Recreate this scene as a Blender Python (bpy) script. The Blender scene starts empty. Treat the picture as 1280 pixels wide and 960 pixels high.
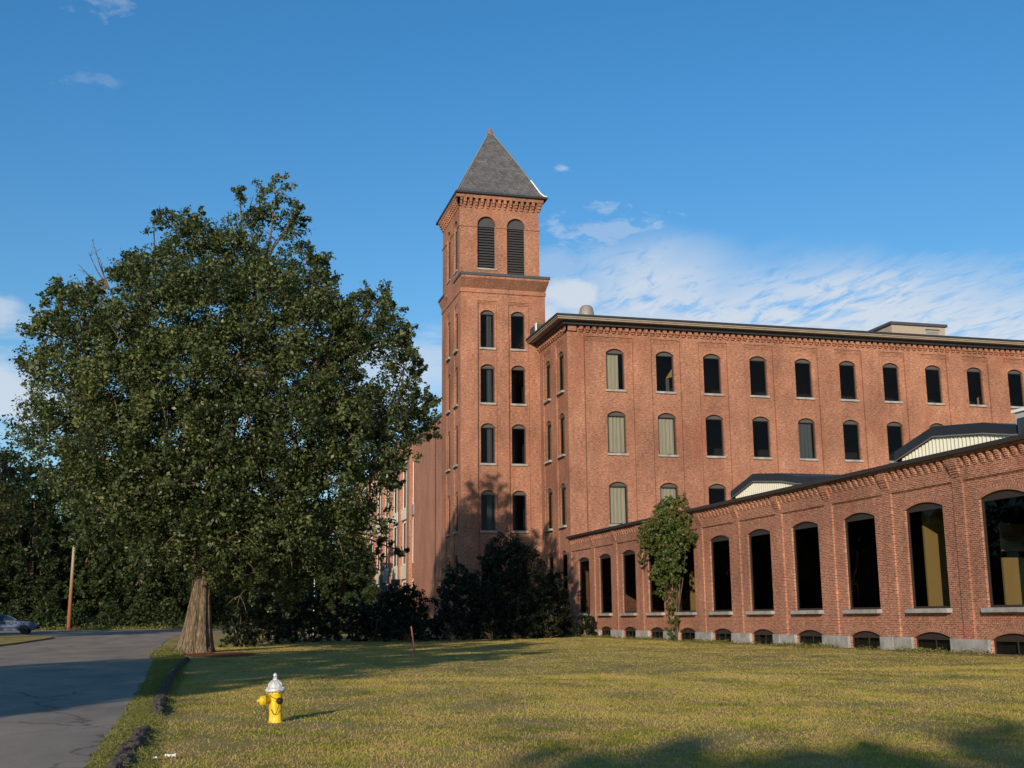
import bpy, math, random
import numpy as np
from mathutils import Vector, Matrix
random.seed(11); RNG = np.random.default_rng(7)
S = bpy.context.scene
COL = S.collection
R = math.radians
EXPO = 0

# ------------------------------------------------------------------ materials
def mat(name):
    m = bpy.data.materials.new(name); m.use_nodes = True
    nt = m.node_tree; nt.nodes.clear()
    out = nt.nodes.new('ShaderNodeOutputMaterial')
    return m, nt, out
def N(nt, t, **kw):
    n = nt.nodes.new(t)
    for k, v in kw.items():
        if k.startswith('i_'): n.inputs[int(k[2:])].default_value = v
        else: setattr(n, k, v)
    return n
def ramp(nt, stops):
    n = nt.nodes.new('ShaderNodeValToRGB'); e = n.color_ramp.elements
    while len(e) < len(stops): e.new(.5)
    for i, (p, c) in enumerate(stops):
        e[i].position = p; e[i].color = (*c, 1) if len(c) == 3 else c
    return n
def mixc(nt, fac, a, b, blend='MIX'):
    n = nt.nodes.new('ShaderNodeMix'); n.data_type = 'RGBA'; n.blend_type = blend
    for sock, v in ((n.inputs[0], fac), (n.inputs[6], a), (n.inputs[7], b)):
        if hasattr(v, 'is_output'): nt.links.new(v, sock)
        elif isinstance(v, (int, float)): sock.default_value = v
        else: sock.default_value = (*v, 1)
    return n.outputs[2]
def math_(nt, op, a, b=None, c=None, clamp=False):
    n = nt.nodes.new('ShaderNodeMath'); n.operation = op; n.use_clamp = clamp
    for i, v in enumerate((a, b, c)):
        if v is None: continue
        if hasattr(v, 'is_output'): nt.links.new(v, n.inputs[i])
        else: n.inputs[i].default_value = v
    return n.outputs[0]
def noise(nt, vec, scale, detail=3, rough=.55, dist=0):
    n = nt.nodes.new('ShaderNodeTexNoise'); n.inputs['Scale'].default_value = scale
    n.inputs['Detail'].default_value = detail; n.inputs['Roughness'].default_value = rough
    n.inputs['Distortion'].default_value = dist
    if vec is not None: nt.links.new(vec, n.inputs['Vector'])
    return n
def mapping(nt, vec, scale=(1, 1, 1), rot=(0, 0, 0), loc=(0, 0, 0)):
    n = nt.nodes.new('ShaderNodeMapping'); n.inputs['Scale'].default_value = scale
    n.inputs['Rotation'].default_value = rot; n.inputs['Location'].default_value = loc
    nt.links.new(vec, n.inputs['Vector']); return n.outputs[0]
def pos(nt): return nt.nodes.new('ShaderNodeNewGeometry').outputs['Position']
def principled(nt, out, col, rough=.7, metal=0, spec=.5, bump=None, bumpd=.02, bumps=.5):
    p = nt.nodes.new('ShaderNodeBsdfPrincipled')
    for k, v in (('Base Color', col), ('Roughness', rough), ('Metallic', metal), ('Specular IOR Level', spec)):
        if hasattr(v, 'is_output'): nt.links.new(v, p.inputs[k])
        elif isinstance(v, (tuple, list)): p.inputs[k].default_value = (*v, 1)
        else: p.inputs[k].default_value = v
    if bump is not None:
        b = nt.nodes.new('ShaderNodeBump'); b.inputs['Distance'].default_value = bumpd; b.inputs['Strength'].default_value = bumps
        nt.links.new(bump, b.inputs['Height']); nt.links.new(b.outputs[0], p.inputs['Normal'])
    nt.links.new(p.outputs[0], out.inputs[0]); return p

def simple(name, col, rough=.6, metal=0, var=.15, scale=6, spec=.5, bump=0):
    m, nt, out = mat(name); P_ = pos(nt)
    n = noise(nt, P_, scale, 4)
    a = tuple(c * (1 - var) for c in col); b = tuple(min(1, c * (1 + var)) for c in col)
    c = mixc(nt, n.outputs[0], a, b)
    principled(nt, out, c, rough, metal, spec, n.outputs[0] if bump else None, bump or .01)
    return m

def brick_mat(name, c1, c2, mortar, stain=.35, red=(.30, .085, .045), msize=.010, pale=.0):
    m, nt, out = mat(name)
    uv = nt.nodes.new('ShaderNodeUVMap'); uv.uv_map = 'UVMap'
    bt = nt.nodes.new('ShaderNodeTexBrick'); nt.links.new(uv.outputs[0], bt.inputs['Vector'])
    bt.inputs['Scale'].default_value = 1; bt.inputs['Brick Width'].default_value = .225
    bt.inputs['Row Height'].default_value = .072; bt.inputs['Mortar Size'].default_value = msize
    bt.inputs['Mortar Smooth'].default_value = .15; bt.inputs['Bias'].default_value = -.05
    bt.inputs['Color1'].default_value = (*c1, 1); bt.inputs['Color2'].default_value = (*c2, 1); bt.inputs['Mortar'].default_value = (*mortar, 1)
    bt.offset = .5
    P_ = pos(nt)
    big = noise(nt, P_, .22, 5, .6)          # weather staining
    med = noise(nt, mapping(nt, P_, (1.2, 1.2, .35)), 1.1, 5, .65)
    fine = noise(nt, mapping(nt, uv.outputs[0], (4.4, 13.9, 1)), 1.0, 2, .5)
    r1 = ramp(nt, [(.32, (.60, .58, .58)), (.66, (1.22, 1.2, 1.18))]); nt.links.new(big.outputs[0], r1.inputs[0])
    r2 = ramp(nt, [(.3, (.82, .82, .82)), (.7, (1.15, 1.15, 1.15))]); nt.links.new(med.outputs[0], r2.inputs[0])
    r3 = ramp(nt, [(.3, (.5, .48, .48)), (.7, (1.5, 1.52, 1.52))]); nt.links.new(fine.outputs[0], r3.inputs[0])
    c = mixc(nt, stain * 2, bt.outputs[0], r1.outputs[0], 'MULTIPLY')
    c = mixc(nt, .8, c, r2.outputs[0], 'MULTIPLY')
    c = mixc(nt, .75, c, r3.outputs[0], 'MULTIPLY')
    # redder patch bricks
    rr = ramp(nt, [(.56, (0, 0, 0)), (.72, (1, 1, 1))]); nz = noise(nt, mapping(nt, P_, (1, 1, .5)), .45, 3); nt.links.new(nz.outputs[0], rr.inputs[0])
    f = math_(nt, 'MULTIPLY', rr.outputs[0], .4)
    c = mixc(nt, f, c, red)
    inv = math_(nt, 'SUBTRACT', 1.0, bt.outputs['Fac'])
    principled(nt, out, c, .88, 0, .25, inv, .008, .6)
    return m

M = {}
M['brick'] = brick_mat('brick', (.37, .133, .070), (.242, .073, .039), (.38, .26, .18))
M['brick_wing'] = brick_mat('brick_wing', (.365, .117, .062), (.232, .065, .036), (.46, .32, .225), .3, msize=.011)
M['brick_far'] = brick_mat('brick_far', (.40, .15, .085), (.33, .11, .06), (.40, .29, .21), .2)
def granite():
    m, nt, out = mat('granite'); P_ = pos(nt)
    a = noise(nt, P_, 30, 3, .7); b = noise(nt, P_, 1.6, 4)
    c = mixc(nt, a.outputs[0], (.24, .23, .22), (.46, .44, .41))
    r = ramp(nt, [(.35, (.65, .63, .6)), (.65, (1.1, 1.08, 1.05))]); nt.links.new(b.outputs[0], r.inputs[0])
    c = mixc(nt, .9, c, r.outputs[0], 'MULTIPLY')
    principled(nt, out, c, .85, 0, .3, a.outputs[0], .01); return m
M['granite'] = granite()
M['frame'] = simple('frame_brown', (.035, .024, .018), .5)
M['head'] = simple('head_panel', (.075, .062, .055), .65)
M['interior'] = simple('interior_dark', (.018, .017, .018), .9)  # near-black: darkness of the unlit rooms put into the wall colour
M['tan'] = simple('tan_partition', (.50, .34, .12), .8, var=.05)
M['slate'] = None
def glass():
    m, nt, out = mat('window_glass'); P_ = pos(nt)
    tr = N(nt, 'ShaderNodeBsdfTransparent'); tr.inputs[0].default_value = (.60, .60, .58, 1)
    gl = N(nt, 'ShaderNodeBsdfGlossy'); gl.inputs['Roughness'].default_value = .02; gl.inputs[0].default_value = (.9, .95, 1, 1)
    b = N(nt, 'ShaderNodeBump'); b.inputs['Distance'].default_value = .02; b.inputs['Strength'].default_value = .25
    n = noise(nt, P_, .8, 1); nt.links.new(n.outputs[0], b.inputs['Height']); nt.links.new(b.outputs[0], gl.inputs['Normal'])
    fr = N(nt, 'ShaderNodeFresnel'); fr.inputs[0].default_value = 1.5
    mx = N(nt, 'ShaderNodeMixShader'); nt.links.new(math_(nt, 'MULTIPLY', fr.outputs[0], .28), mx.inputs[0]); nt.links.new(tr.outputs[0], mx.inputs[1]); nt.links.new(gl.outputs[0], mx.inputs[2])
    nt.links.new(mx.outputs[0], out.inputs[0]); return m
M['glass'] = glass()
def curtain_m(name, a, b):
    m, nt, out = mat(name); P_ = pos(nt)
    n = noise(nt, mapping(nt, P_, (6, 6, .3)), 1.2, 3)
    c = mixc(nt, n.outputs[0], a, b)
    principled(nt, out, c, .9, 0, .1); return m
M['finial'] = simple('finial_terracotta', (.24, .11, .07), .8)
M['curtain'] = curtain_m('curtain', (.42, .40, .29), (.74, .70, .56))
M['blind'] = curtain_m('blind', (.22, .17, .10), (.36, .29, .18))
M['dimcurtain'] = curtain_m('dim_curtain', (.10, .12, .13), (.16, .18, .19))
M['tanwood'] = simple('cornice_board', (.27, .22, .165), .75, var=.3, scale=1.5)
M['darkwood'] = simple('soffit_dark', (.035, .028, .025), .8)
M['blackmetal'] = simple('roof_edge_black', (.022, .022, .026), .5, var=.3, scale=1.2)
M['roofing'] = simple('tar_roof', (.06, .06, .06), .9)
M['lead'] = simple('lead_cap', (.05, .055, .065), .6)
M['louver'] = simple('louver', (.045, .042, .043), .7)
M['galv'] = simple('galvanised', (.27, .24, .21), .65, .3, .35, 9)
M['stucco'] = simple('stucco', (.36, .29, .22), .9, var=.12, scale=2)
M['stucco_grey'] = simple('louvre_grey', (.26, .25, .22), .8)
M['white'] = simple('white_paint', (.8, .8, .76), .6, var=.08)
M['cream'] = simple('cream_metal', (.74, .70, .54), .5, var=.05, scale=1)
M['yellow'] = simple('hydrant_yellow', (.83, .56, .012), .38, var=.18, scale=22, bump=.004)
def chipped(name, col, chip, under, rough, metal=0, seed=0):
    m, nt, out = mat(name); tc_ = nt.nodes.new('ShaderNodeTexCoord').outputs['Object']
    a = noise(nt, mapping(nt, tc_, (1, 1, .8), loc=(seed, 0, 0)), 16, 6, .7); r = ramp(nt, [(chip, (1, 1, 1)), (chip + .03, (0, 0, 0))]); nt.links.new(a.outputs[0], r.inputs[0])
    g = noise(nt, mapping(nt, tc_, (1, 1, .25), loc=(seed + 4, 0, 0)), 14, 5, .7); gr = ramp(nt, [(.35, (.55, .5, .45)), (.6, (1.05, 1.05, 1.05))]); nt.links.new(g.outputs[0], gr.inputs[0])
    sp = N(nt, 'ShaderNodeSeparateXYZ'); nt.links.new(tc_, sp.inputs[0])
    low = mixc(nt, .8, col, gr.outputs[0], 'MULTIPLY')
    c = mixc(nt, r.outputs[0], low, under)
    principled(nt, out, c, rough, metal, .5, r.outputs[0], .002); return m
M['yellow'] = chipped('hydrant_yellow', (.80, .53, .012), .36, (.16, .07, .03), .42)
M['silver'] = chipped('hydrant_silver', (.66, .66, .64), .35, (.20, .15, .11), .42, .2, 9)
M['_s'] = simple('hydrant_silver', (.72, .72, .72), .38, .25, .12, 20)
M['chain'] = simple('chain_iron', (.05, .045, .04), .6, .6)
M['plastic_red'] = simple('red_stake', (.35, .10, .07), .6)
M['asphalt_lump'] = simple('broken_asphalt', (.075, .062, .05), .97, var=.6, scale=14, bump=.05, spec=.15)
M['paper'] = simple('paper', (.85, .85, .82), .8, var=.03)
M['rubber'] = simple('rubber', (.02, .02, .02), .8)
M['carpaint'] = simple('car_paint', (.065, .10, .17), .4, 0, .03, spec=.3)  # silver-blue darkened: the shade on the car is put into the paint
M['unitgrey'] = simple('unit_grey', (.42, .44, .42), .6)
M['carglass'] = simple('car_glass', (.02, .025, .03), .05, 0, .05)
M['decal'] = simple('car_decal', (.02, .025, .06), .3)
M['chrome'] = simple('hubcap', (.55, .55, .57), .3, .8)
M['lampglass'] = simple('headlight', (.8, .8, .78), .1, 0, .02)
M['redlamp'] = simple('red_lamp', (.5, .02, .02), .2)

def slate():
    m, nt, out = mat('slate')
    uv = nt.nodes.new('ShaderNodeUVMap'); uv.uv_map = 'UVMap'
    bt = nt.nodes.new('ShaderNodeTexBrick'); nt.links.new(uv.outputs[0], bt.inputs['Vector'])
    bt.inputs['Scale'].default_value = 1; bt.inputs['Brick Width'].default_value = .3; bt.inputs['Row Height'].default_value = .24
    bt.inputs['Mortar Size'].default_value = .012; bt.inputs['Color1'].default_value = (.085, .085, .085, 1)
    bt.inputs['Color2'].default_value = (.135, .13, .125, 1); bt.inputs['Mortar'].default_value = (.035, .035, .035, 1)
    n = noise(nt, pos(nt), 1.2, 5, .7); r = ramp(nt, [(.35, (.75, .75, .78)), (.7, (1.3, 1.27, 1.2))]); nt.links.new(n.outputs[0], r.inputs[0])
    c = mixc(nt, .9, bt.outputs[0], r.outputs[0], 'MULTIPLY')
    principled(nt, out, c, .6, 0, .4, bt.outputs['Fac'], .01, .4); return m
M['slate'] = slate()

def bark():
    m, nt, out = mat('bark'); P_ = pos(nt)
    w = noise(nt, mapping(nt, P_, (7, 7, .9)), 1.6, 6, .7, 1.2)
    c = ramp(nt, [(.34, (.035, .024, .016)), (.5, (.16, .115, .07)), (.68, (.34, .26, .165))]); nt.links.new(w.outputs[0], c.inputs[0])
    principled(nt, out, c.outputs[0], .95, 0, .15, w.outputs[0], .12, 1.0); return m
M['bark'] = bark()
def pole_m():
    m, nt, out = mat('pole_wood'); P_ = pos(nt)
    sep = N(nt, 'ShaderNodeSeparateXYZ'); nt.links.new(P_, sep.inputs[0])
    r = ramp(nt, [(.12, (.30, .10, .045)), (.45, (.34, .16, .08)), (.75, (.42, .33, .24))])
    nt.links.new(math_(nt, 'DIVIDE', sep.outputs[2], 9.0), r.inputs[0])
    n = noise(nt, mapping(nt, P_, (10, 10, .6)), 1.5, 4)
    c = mixc(nt, .5, r.outputs[0], n.outputs[0], 'MULTIPLY')
    c = mixc(nt, .6, r.outputs[0], c)
    principled(nt, out, c, .85, 0, .2); return m
M['pole'] = pole_m()

def leaf_mat(name, dark, mid, light, gloss=.38, transl=.28, autumn=None):
    m, nt, out = mat(name)
    at = N(nt, 'ShaderNodeAttribute'); at.attribute_name = 'tint'
    st = [(0, dark), (.5, mid), (.93, light)]
    if autumn: st.append((.985, autumn))
    r = ramp(nt, st); nt.links.new(at.outputs['Fac'], r.inputs[0])
    p = N(nt, 'ShaderNodeBsdfPrincipled'); nt.links.new(r.outputs[0], p.inputs['Base Color'])
    p.inputs['Roughness'].default_value = gloss; p.inputs['Specular IOR Level'].default_value = .5
    t = N(nt, 'ShaderNodeBsdfTranslucent'); c = mixc(nt, .5, r.outputs[0], (.10, .16, .02)); nt.links.new(c, t.inputs[0])
    mx = N(nt, 'ShaderNodeMixShader'); mx.inputs[0].default_value = transl
    nt.links.new(p.outputs[0], mx.inputs[1]); nt.links.new(t.outputs[0], mx.inputs[2]); nt.links.new(mx.outputs[0], out.inputs[0])
    return m
M['leaf'] = leaf_mat('leaf_maple', (.020, .034, .010), (.054, .074, .019), (.16, .175, .055), .5, .3)
M['leaf2'] = leaf_mat('leaf_wood', (.012, .024, .006), (.028, .046, .011), (.07, .09, .022), .6)
M['leaf3'] = leaf_mat('leaf_pale', (.016, .03, .008), (.038, .06, .014), (.09, .11, .028), .6)
M['leafr'] = leaf_mat('leaf_ruddy', (.03, .032, .012), (.06, .062, .02), (.11, .10, .035), .5)
M['leafs'] = leaf_mat('leaf_shrub', (.007, .013, .004), (.013, .023, .007), (.035, .05, .014), .55, .15, (.10, .035, .015))  # leaf colours lowered so they carry the maple's shade
M['leafv'] = leaf_mat('leaf_vine', (.045, .07, .014), (.09, .125, .024), (.18, .17, .045), .5, .3, (.26, .07, .03))
M['weed'] = leaf_mat('weed', (.07, .085, .016), (.15, .16, .03), (.30, .26, .08), .8, .3)

def lawn_color(nt):
    P_ = pos(nt)
    a = noise(nt, mapping(nt, P_, (1, .45, 1)), .55, 5, .65, .4)
    b = noise(nt, mapping(nt, P_, (1, .7, 1), loc=(31, 7, 0)), 1.7, 5, .65)
    c = noise(nt, P_, 9, 4, .7)
    r1 = ramp(nt, [(.32, (.18, .19, .04)), (.46, (.30, .27, .065)), (.60, (.41, .34, .11))]); nt.links.new(a.outputs[0], r1.inputs[0])
    r2 = ramp(nt, [(.43, (0, 0, 0)), (.58, (1, 1, 1))]); nt.links.new(b.outputs[0], r2.inputs[0])
    col = mixc(nt, math_(nt, 'MULTIPLY', r2.outputs[0], .75), r1.outputs[0], (.45, .30, .155))
    r3 = ramp(nt, [(.3, (.72, .74, .7)), (.7, (1.25, 1.24, 1.25))]); nt.links.new(c.outputs[0], r3.inputs[0])
    col = mixc(nt, .8, col, r3.outputs[0], 'MULTIPLY')
    return col, c, P_
def lawn():
    m, nt, out = mat('lawn'); col, c, P_ = lawn_color(nt)
    n2 = noise(nt, P_, 45, 3, .7); r = ramp(nt, [(.3, (.5, .5, .5)), (.7, (1.35, 1.35, 1.3))]); nt.links.new(n2.outputs[0], r.inputs[0])
    col = mixc(nt, .7, col, r.outputs[0], 'MULTIPLY')
    principled(nt, out, col, .95, 0, .1, n2.outputs[0], .05, 1); return m
M['lawn'] = lawn()
def grass_m():
    m, nt, out = mat('grass_blades'); col, c, P_ = lawn_color(nt)
    at = N(nt, 'ShaderNodeAttribute'); at.attribute_name = 'tint'
    r = ramp(nt, [(0, (.93, .98, .70)), (.6, (1.15, 1.13, .86)), (1, (1.38, 1.28, 1.04))]); nt.links.new(at.outputs['Fac'], r.inputs[0])
    col = mixc(nt, 1.0, col, r.outputs[0], 'MULTIPLY')
    d = N(nt, 'ShaderNodeBsdfDiffuse'); t = N(nt, 'ShaderNodeBsdfTranslucent')
    nt.links.new(col, d.inputs[0]); nt.links.new(col, t.inputs[0])
    mx = N(nt, 'ShaderNodeMixShader'); mx.inputs[0].default_value = .3
    nt.links.new(d.outputs[0], mx.inputs[1]); nt.links.new(t.outputs[0], mx.inputs[2]); nt.links.new(mx.outputs[0], out.inputs[0]); return m
M['grass'] = grass_m()
def asphalt():
    m, nt, out = mat('asphalt'); P_ = pos(nt)
    f = noise(nt, P_, 60, 3, .7); a = noise(nt, mapping(nt, P_, (1, .35, 1)), .6, 5, .6)
    c = mixc(nt, f.outputs[0], (.13, .105, .080), (.42, .345, .265))
    r = ramp(nt, [(.3, (.70, .70, .72)), (.5, (1, 1, 1)), (.68, (1.25, 1.2, 1.12))]); nt.links.new(a.outputs[0], r.inputs[0])
    c = mixc(nt, 1, c, r.outputs[0], 'MULTIPLY')
    v = nt.nodes.new('ShaderNodeTexVoronoi'); v.feature = 'DISTANCE_TO_EDGE'; v.inputs['Scale'].default_value = .16
    dn = noise(nt, P_, .9, 4); dm = N(nt, 'ShaderNodeVectorMath', operation='MULTIPLY_ADD')
    nt.links.new(dn.outputs['Color'], dm.inputs[0]); dm.inputs[1].default_value = (1.6, 1.6, 0); nt.links.new(P_, dm.inputs[2])
    nt.links.new(dm.outputs[0], v.inputs['Vector'])
    cr = ramp(nt, [(.0, (.35, .35, .35)), (.007, (1, 1, 1))]); nt.links.new(v.outputs[0], cr.inputs[0])
    c = mixc(nt, .85, c, cr.outputs[0], 'MULTIPLY')
    principled(nt, out, c, .9, 0, .25, f.outputs[0], .01, .7); return m
M['asphalt'] = asphalt()
M['verge'] = simple('pale_verge', (.36, .28, .20), .95, var=.3, scale=3, bump=.02)
def mulch():
    m, nt, out = mat('mulch'); P_ = pos(nt); n = noise(nt, P_, 22, 5, .75)
    c = ramp(nt, [(.3, (.08, .025, .012)), (.55, (.27, .085, .035)), (.75, (.42, .16, .07))]); nt.links.new(n.outputs[0], c.inputs[0])
    principled(nt, out, c.outputs[0], .95, 0, .1, n.outputs[0], .05, 1); return m
M['mulch'] = mulch()
def dirt():
    m, nt, out = mat('dirt'); P_ = pos(nt); n = noise(nt, P_, 8, 6, .75)
    c = ramp(nt, [(.3, (.12, .085, .03)), (.5, (.26, .15, .085)), (.7, (.33, .20, .12))]); nt.links.new(n.outputs[0], c.inputs[0])
    principled(nt, out, c.outputs[0], .95, 0, .1, n.outputs[0], .04, 1); return m
M['dirt'] = dirt()

# ------------------------------------------------------------------ object helpers
def link(o, parent=None):
    COL.objects.link(o)
    if parent is not None: o.parent = parent
    return o
def tag(o, label=None, cat=None, group=None, kind=None):
    for k, v in (('label', label), ('category', cat), ('group', group), ('kind', kind)):
        if v: o[k] = v
    return o
def empty(name, loc, label, cat, group=None, rz=0):
    o = bpy.data.objects.new(name, None); o.empty_display_size = .2
    o.location = loc; o.rotation_euler = (0, 0, rz); COL.objects.link(o)
    return tag(o, label, cat, group)

class MB:
    """collects polygons; each with a material key and uv list"""
    def __init__(s): s.v = []; s.f = []; s.m = []; s.uv = []
    def poly(s, pts, m, uvs=None):
        b = len(s.v); s.v += [tuple(p) for p in pts]; s.f.append(list(range(b, b + len(pts)))); s.m.append(m)
        s.uv.append(uvs if uvs else [(0, 0)] * len(pts))
    def box(s, x0, x1, y0, y1, z0, z1, m, skip=''):
        V = lambda x, y, z: (x, y, z)
        if '-y' not in skip: s.poly([V(x0, y0, z0), V(x1, y0, z0), V(x1, y0, z1), V(x0, y0, z1)], m, [(x0, z0), (x1, z0), (x1, z1), (x0, z1)])
        if '+y' not in skip: s.poly([V(x1, y1, z0), V(x0, y1, z0), V(x0, y1, z1), V(x1, y1, z1)], m, [(x1, z0), (x0, z0), (x0, z1), (x1, z1)])
        if '-x' not in skip: s.poly([V(x0, y1, z0), V(x0, y0, z0), V(x0, y0, z1), V(x0, y1, z1)], m, [(y1, z0), (y0, z0), (y0, z1), (y1, z1)])
        if '+x' not in skip: s.poly([V(x1, y0, z0), V(x1, y1, z0), V(x1, y1, z1), V(x1, y0, z1)], m, [(y0, z0), (y1, z0), (y1, z1), (y0, z1)])
        s.poly([V(x0, y0, z1), V(x1, y0, z1), V(x1, y1, z1), V(x0, y1, z1)], m, [(x0, y0), (x1, y0), (x1, y1), (x0, y1)])
        s.poly([V(x0, y1, z0), V(x1, y1, z0), V(x1, y0, z0), V(x0, y0, z0)], m, [(x0, y1), (x1, y1), (x1, y0), (x0, y0)])
    def tube(s, pts, rad, m, n=8, cap=True):
        pts = [Vector(p) for p in pts]; rings = []
        up = Vector((.13, .07, 1)).normalized(); prev = None
        for i, p in enumerate(pts):
            d = (pts[min(i + 1, len(pts) - 1)] - pts[max(i - 1, 0)]).normalized()
            a = prev if prev is not None else (Vector((1, 0, 0)) if abs(d.z) > .8 else Vector((0, 0, 1)))
            x = (a - d * a.dot(d)).normalized(); y = d.cross(x); prev = x
            r = rad[i] if isinstance(rad, (list, tuple)) else rad
            rings.append([p + (x * math.cos(2 * math.pi * k / n) + y * math.sin(2 * math.pi * k / n)) * r for k in range(n)])
        b = len(s.v)
        for rg in rings: s.v += [tuple(q) for q in rg]
        for i in range(len(rings) - 1):
            for k in range(n):
                k2 = (k + 1) % n
                s.f.append([b + i * n + k, b + i * n + k2, b + (i + 1) * n + k2, b + (i + 1) * n + k]); s.m.append(m); s.uv.append([(0, 0)] * 4)
        if cap:
            s.f.append([b + k for k in range(n)][::-1]); s.m.append(m); s.uv.append([(0, 0)] * n)
            q = b + (len(rings) - 1) * n
            s.f.append([q + k for k in range(n)]); s.m.append(m); s.uv.append([(0, 0)] * n)
    def lathe(s, prof, m, n=20, c=(0, 0, 0), axis='z'):
        b = len(s.v)
        for r, h in prof:
            for k in range(n):
                a = 2 * math.pi * k / n; x, y = r * math.cos(a), r * math.sin(a)
                s.v.append((c[0] + x, c[1] + y, c[2] + h) if axis == 'z' else (c[0] + h, c[1] + x, c[2] + y) if axis == 'x' else (c[0] + x, c[1] + h, c[2] + y))
        for i in range(len(prof) - 1):
            for k in range(n):
                k2 = (k + 1) % n; s.f.append([b + i * n + k, b + i * n + k2, b + (i + 1) * n + k2, b + (i + 1) * n + k]); s.m.append(m); s.uv.append([(0, 0)] * 4)
        s.f.append([b + k for k in range(n)][::-1]); s.m.append(m); s.uv.append([(0, 0)] * n)
        q = b + (len(prof) - 1) * n; s.f.append([q + k for k in range(n)]); s.m.append(m); s.uv.append([(0, 0)] * n)
    def mesh(s, name, smooth=False):
        me = bpy.data.meshes.new(name); me.from_pydata(s.v, [], s.f)
        keys = []
        for k in s.m:
            if k not in keys: keys.append(k)
        for k in keys: me.materials.append(M[k])
        me.polygons.foreach_set('material_index', [keys.index(k) for k in s.m])
        uvl = me.uv_layers.new(name='UVMap'); flat = [c for u in s.uv for p in u for c in p]
        uvl.data.foreach_set('uv', flat)
        if smooth: me.polygons.foreach_set('use_smooth', [True] * len(me.polygons))
        me.update(); return me
    def build(s, name, parent=None, smooth=False, loc=None):
        if parent is not None and parent.type == 'EMPTY':
            l = parent.location; s.v = [(x - l.x, y - l.y, z - l.z) for x, y, z in s.v]
        o = bpy.data.objects.new(name, s.mesh(name, smooth)); link(o, parent)
        if loc is not None: o.location = loc
        return o

class Fr:
    """wall frame: s along the wall, z up, d outward from the wall plane"""
    def __init__(f, o, sd, nd): f.o = Vector(o); f.s = Vector(sd); f.n = Vector(nd)
    def p(f, s, z, d=0): return f.o + f.s * s + f.n * d + Vector((0, 0, z))

def arcpts(sl, sr, zs, za, n=8):
    """points from right spring over the apex to the left spring"""
    w = (sr - sl) / 2; h = za - zs; c = (sl + sr) / 2
    if h >= w * .98:
        return [(c + w * math.cos(math.pi * i / n), zs + h * math.sin(math.pi * i / n)) for i in range(n + 1)]
    r = (w * w + h * h) / (2 * h); th = math.asin(w / r)
    return [(c + r * math.sin(th - 2 * th * i / n), zs + h - r + r * math.cos(th - 2 * th * i / n)) for i in range(n + 1)]

def wpoly(B, fr, pts, m, d): B.poly([fr.p(s, z, d) for s, z in pts], m, [(s, z) for s, z in pts])
def wbox(B, fr, s0, s1, z0, z1, d0, d1, m, skip=()):
    """box on the wall between depths d0 and d1 (front face plus the four edges)"""
    wpoly(B, fr, [(s0, z0), (s1, z0), (s1, z1), (s0, z1)], m, d1)
    for j_, (a, b, horiz) in enumerate((((s0, z0), (s0, z1), 0), ((s1, z0), (s1, z1), 0), ((s0, z0), (s1, z0), 1), ((s0, z1), (s1, z1), 1))):
        if j_ in skip: continue
        uv = [(a[0], a[1]), (b[0], b[1]), (b[0], b[1] + (d1 - d0)), (a[0], a[1] + (d1 - d0))] if horiz else [(a[0], a[1]), (b[0], b[1]), (b[0] + d1 - d0, b[1]), (a[0] + d1 - d0, a[1])]
        B.poly([fr.p(*a, d0), fr.p(*b, d0), fr.p(*b, d1), fr.p(*a, d1)], m, uv)
def holes_strip(B, fr, s0, s1, z0, z1, d, m, ops, reveal=.28, n=8, ring=.34):
    """wall strip s0..s1, z0..z1 with arched openings (sl, sr, zb, zs, za) stacked bottom to top"""
    if not ops: wpoly(B, fr, [(s0, z0), (s1, z0), (s1, z1), (s0, z1)], m, d); return
    sl, sr = ops[0][0], ops[0][1]
    if sl > s0 + 1e-4: wpoly(B, fr, [(s0, z0), (sl, z0), (sl, z1), (s0, z1)], m, d)
    if s1 > sr + 1e-4: wpoly(B, fr, [(sr, z0), (s1, z0), (s1, z1), (sr, z1)], m, d)
    low = None
    for i, (a, b, zb, zs, za) in enumerate(ops):
        if low is None:
            if zb > z0 + 1e-4: wpoly(B, fr, [(sl, z0), (sr, z0), (sr, zb), (sl, zb)], m, d)
        else: fill(B, fr, low, sl, sr, zb, m, d)
        arc = arcpts(sl, sr, zs, za, n); low = arc
        loop = [(sl, zb), (sr, zb)] + arc
        for k in range(len(loop)):
            p, q = loop[k], loop[(k + 1) % len(loop)]
            if abs(p[0] - q[0]) + abs(p[1] - q[1]) < 1e-5: continue
            vert = abs(p[0] - q[0]) < 1e-4
            uv = [(p[0], p[1]), (q[0], q[1]), (q[0] + (reveal if vert else 0), q[1] + (0 if vert else reveal)), (p[0] + (reveal if vert else 0), p[1] + (0 if vert else reveal))]
            B.poly([fr.p(*p, d), fr.p(*q, d), fr.p(*q, d - reveal), fr.p(*p, d - reveal)], m, uv)
        if ring:   # header course of the arch, a hair proud of the wall
            h = za - zs; w = (sr - sl) / 2; r = (w * w + h * h) / (2 * h) if h < w * .98 else w; c = ((sl + sr) / 2, za - r)
            cum = 0
            for k in range(len(arc) - 1):
                p, q = arc[k], arc[k + 1]
                def o_(p):
                    v = Vector((p[0] - c[0], p[1] - c[1])).normalized(); return (p[0] + v.x * ring, p[1] + v.y * ring)
                P2, Q2 = o_(p), o_(q); L = math.hypot(p[0] - q[0], p[1] - q[1])
                B.poly([fr.p(*p, d + .006), fr.p(*P2, d + .006), fr.p(*Q2, d + .006), fr.p(*q, d + .006)], m, [(0, cum), (ring, cum), (ring, cum + L), (0, cum + L)])
                cum += L
    fill(B, fr, low, sl, sr, z1, m, d)
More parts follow.
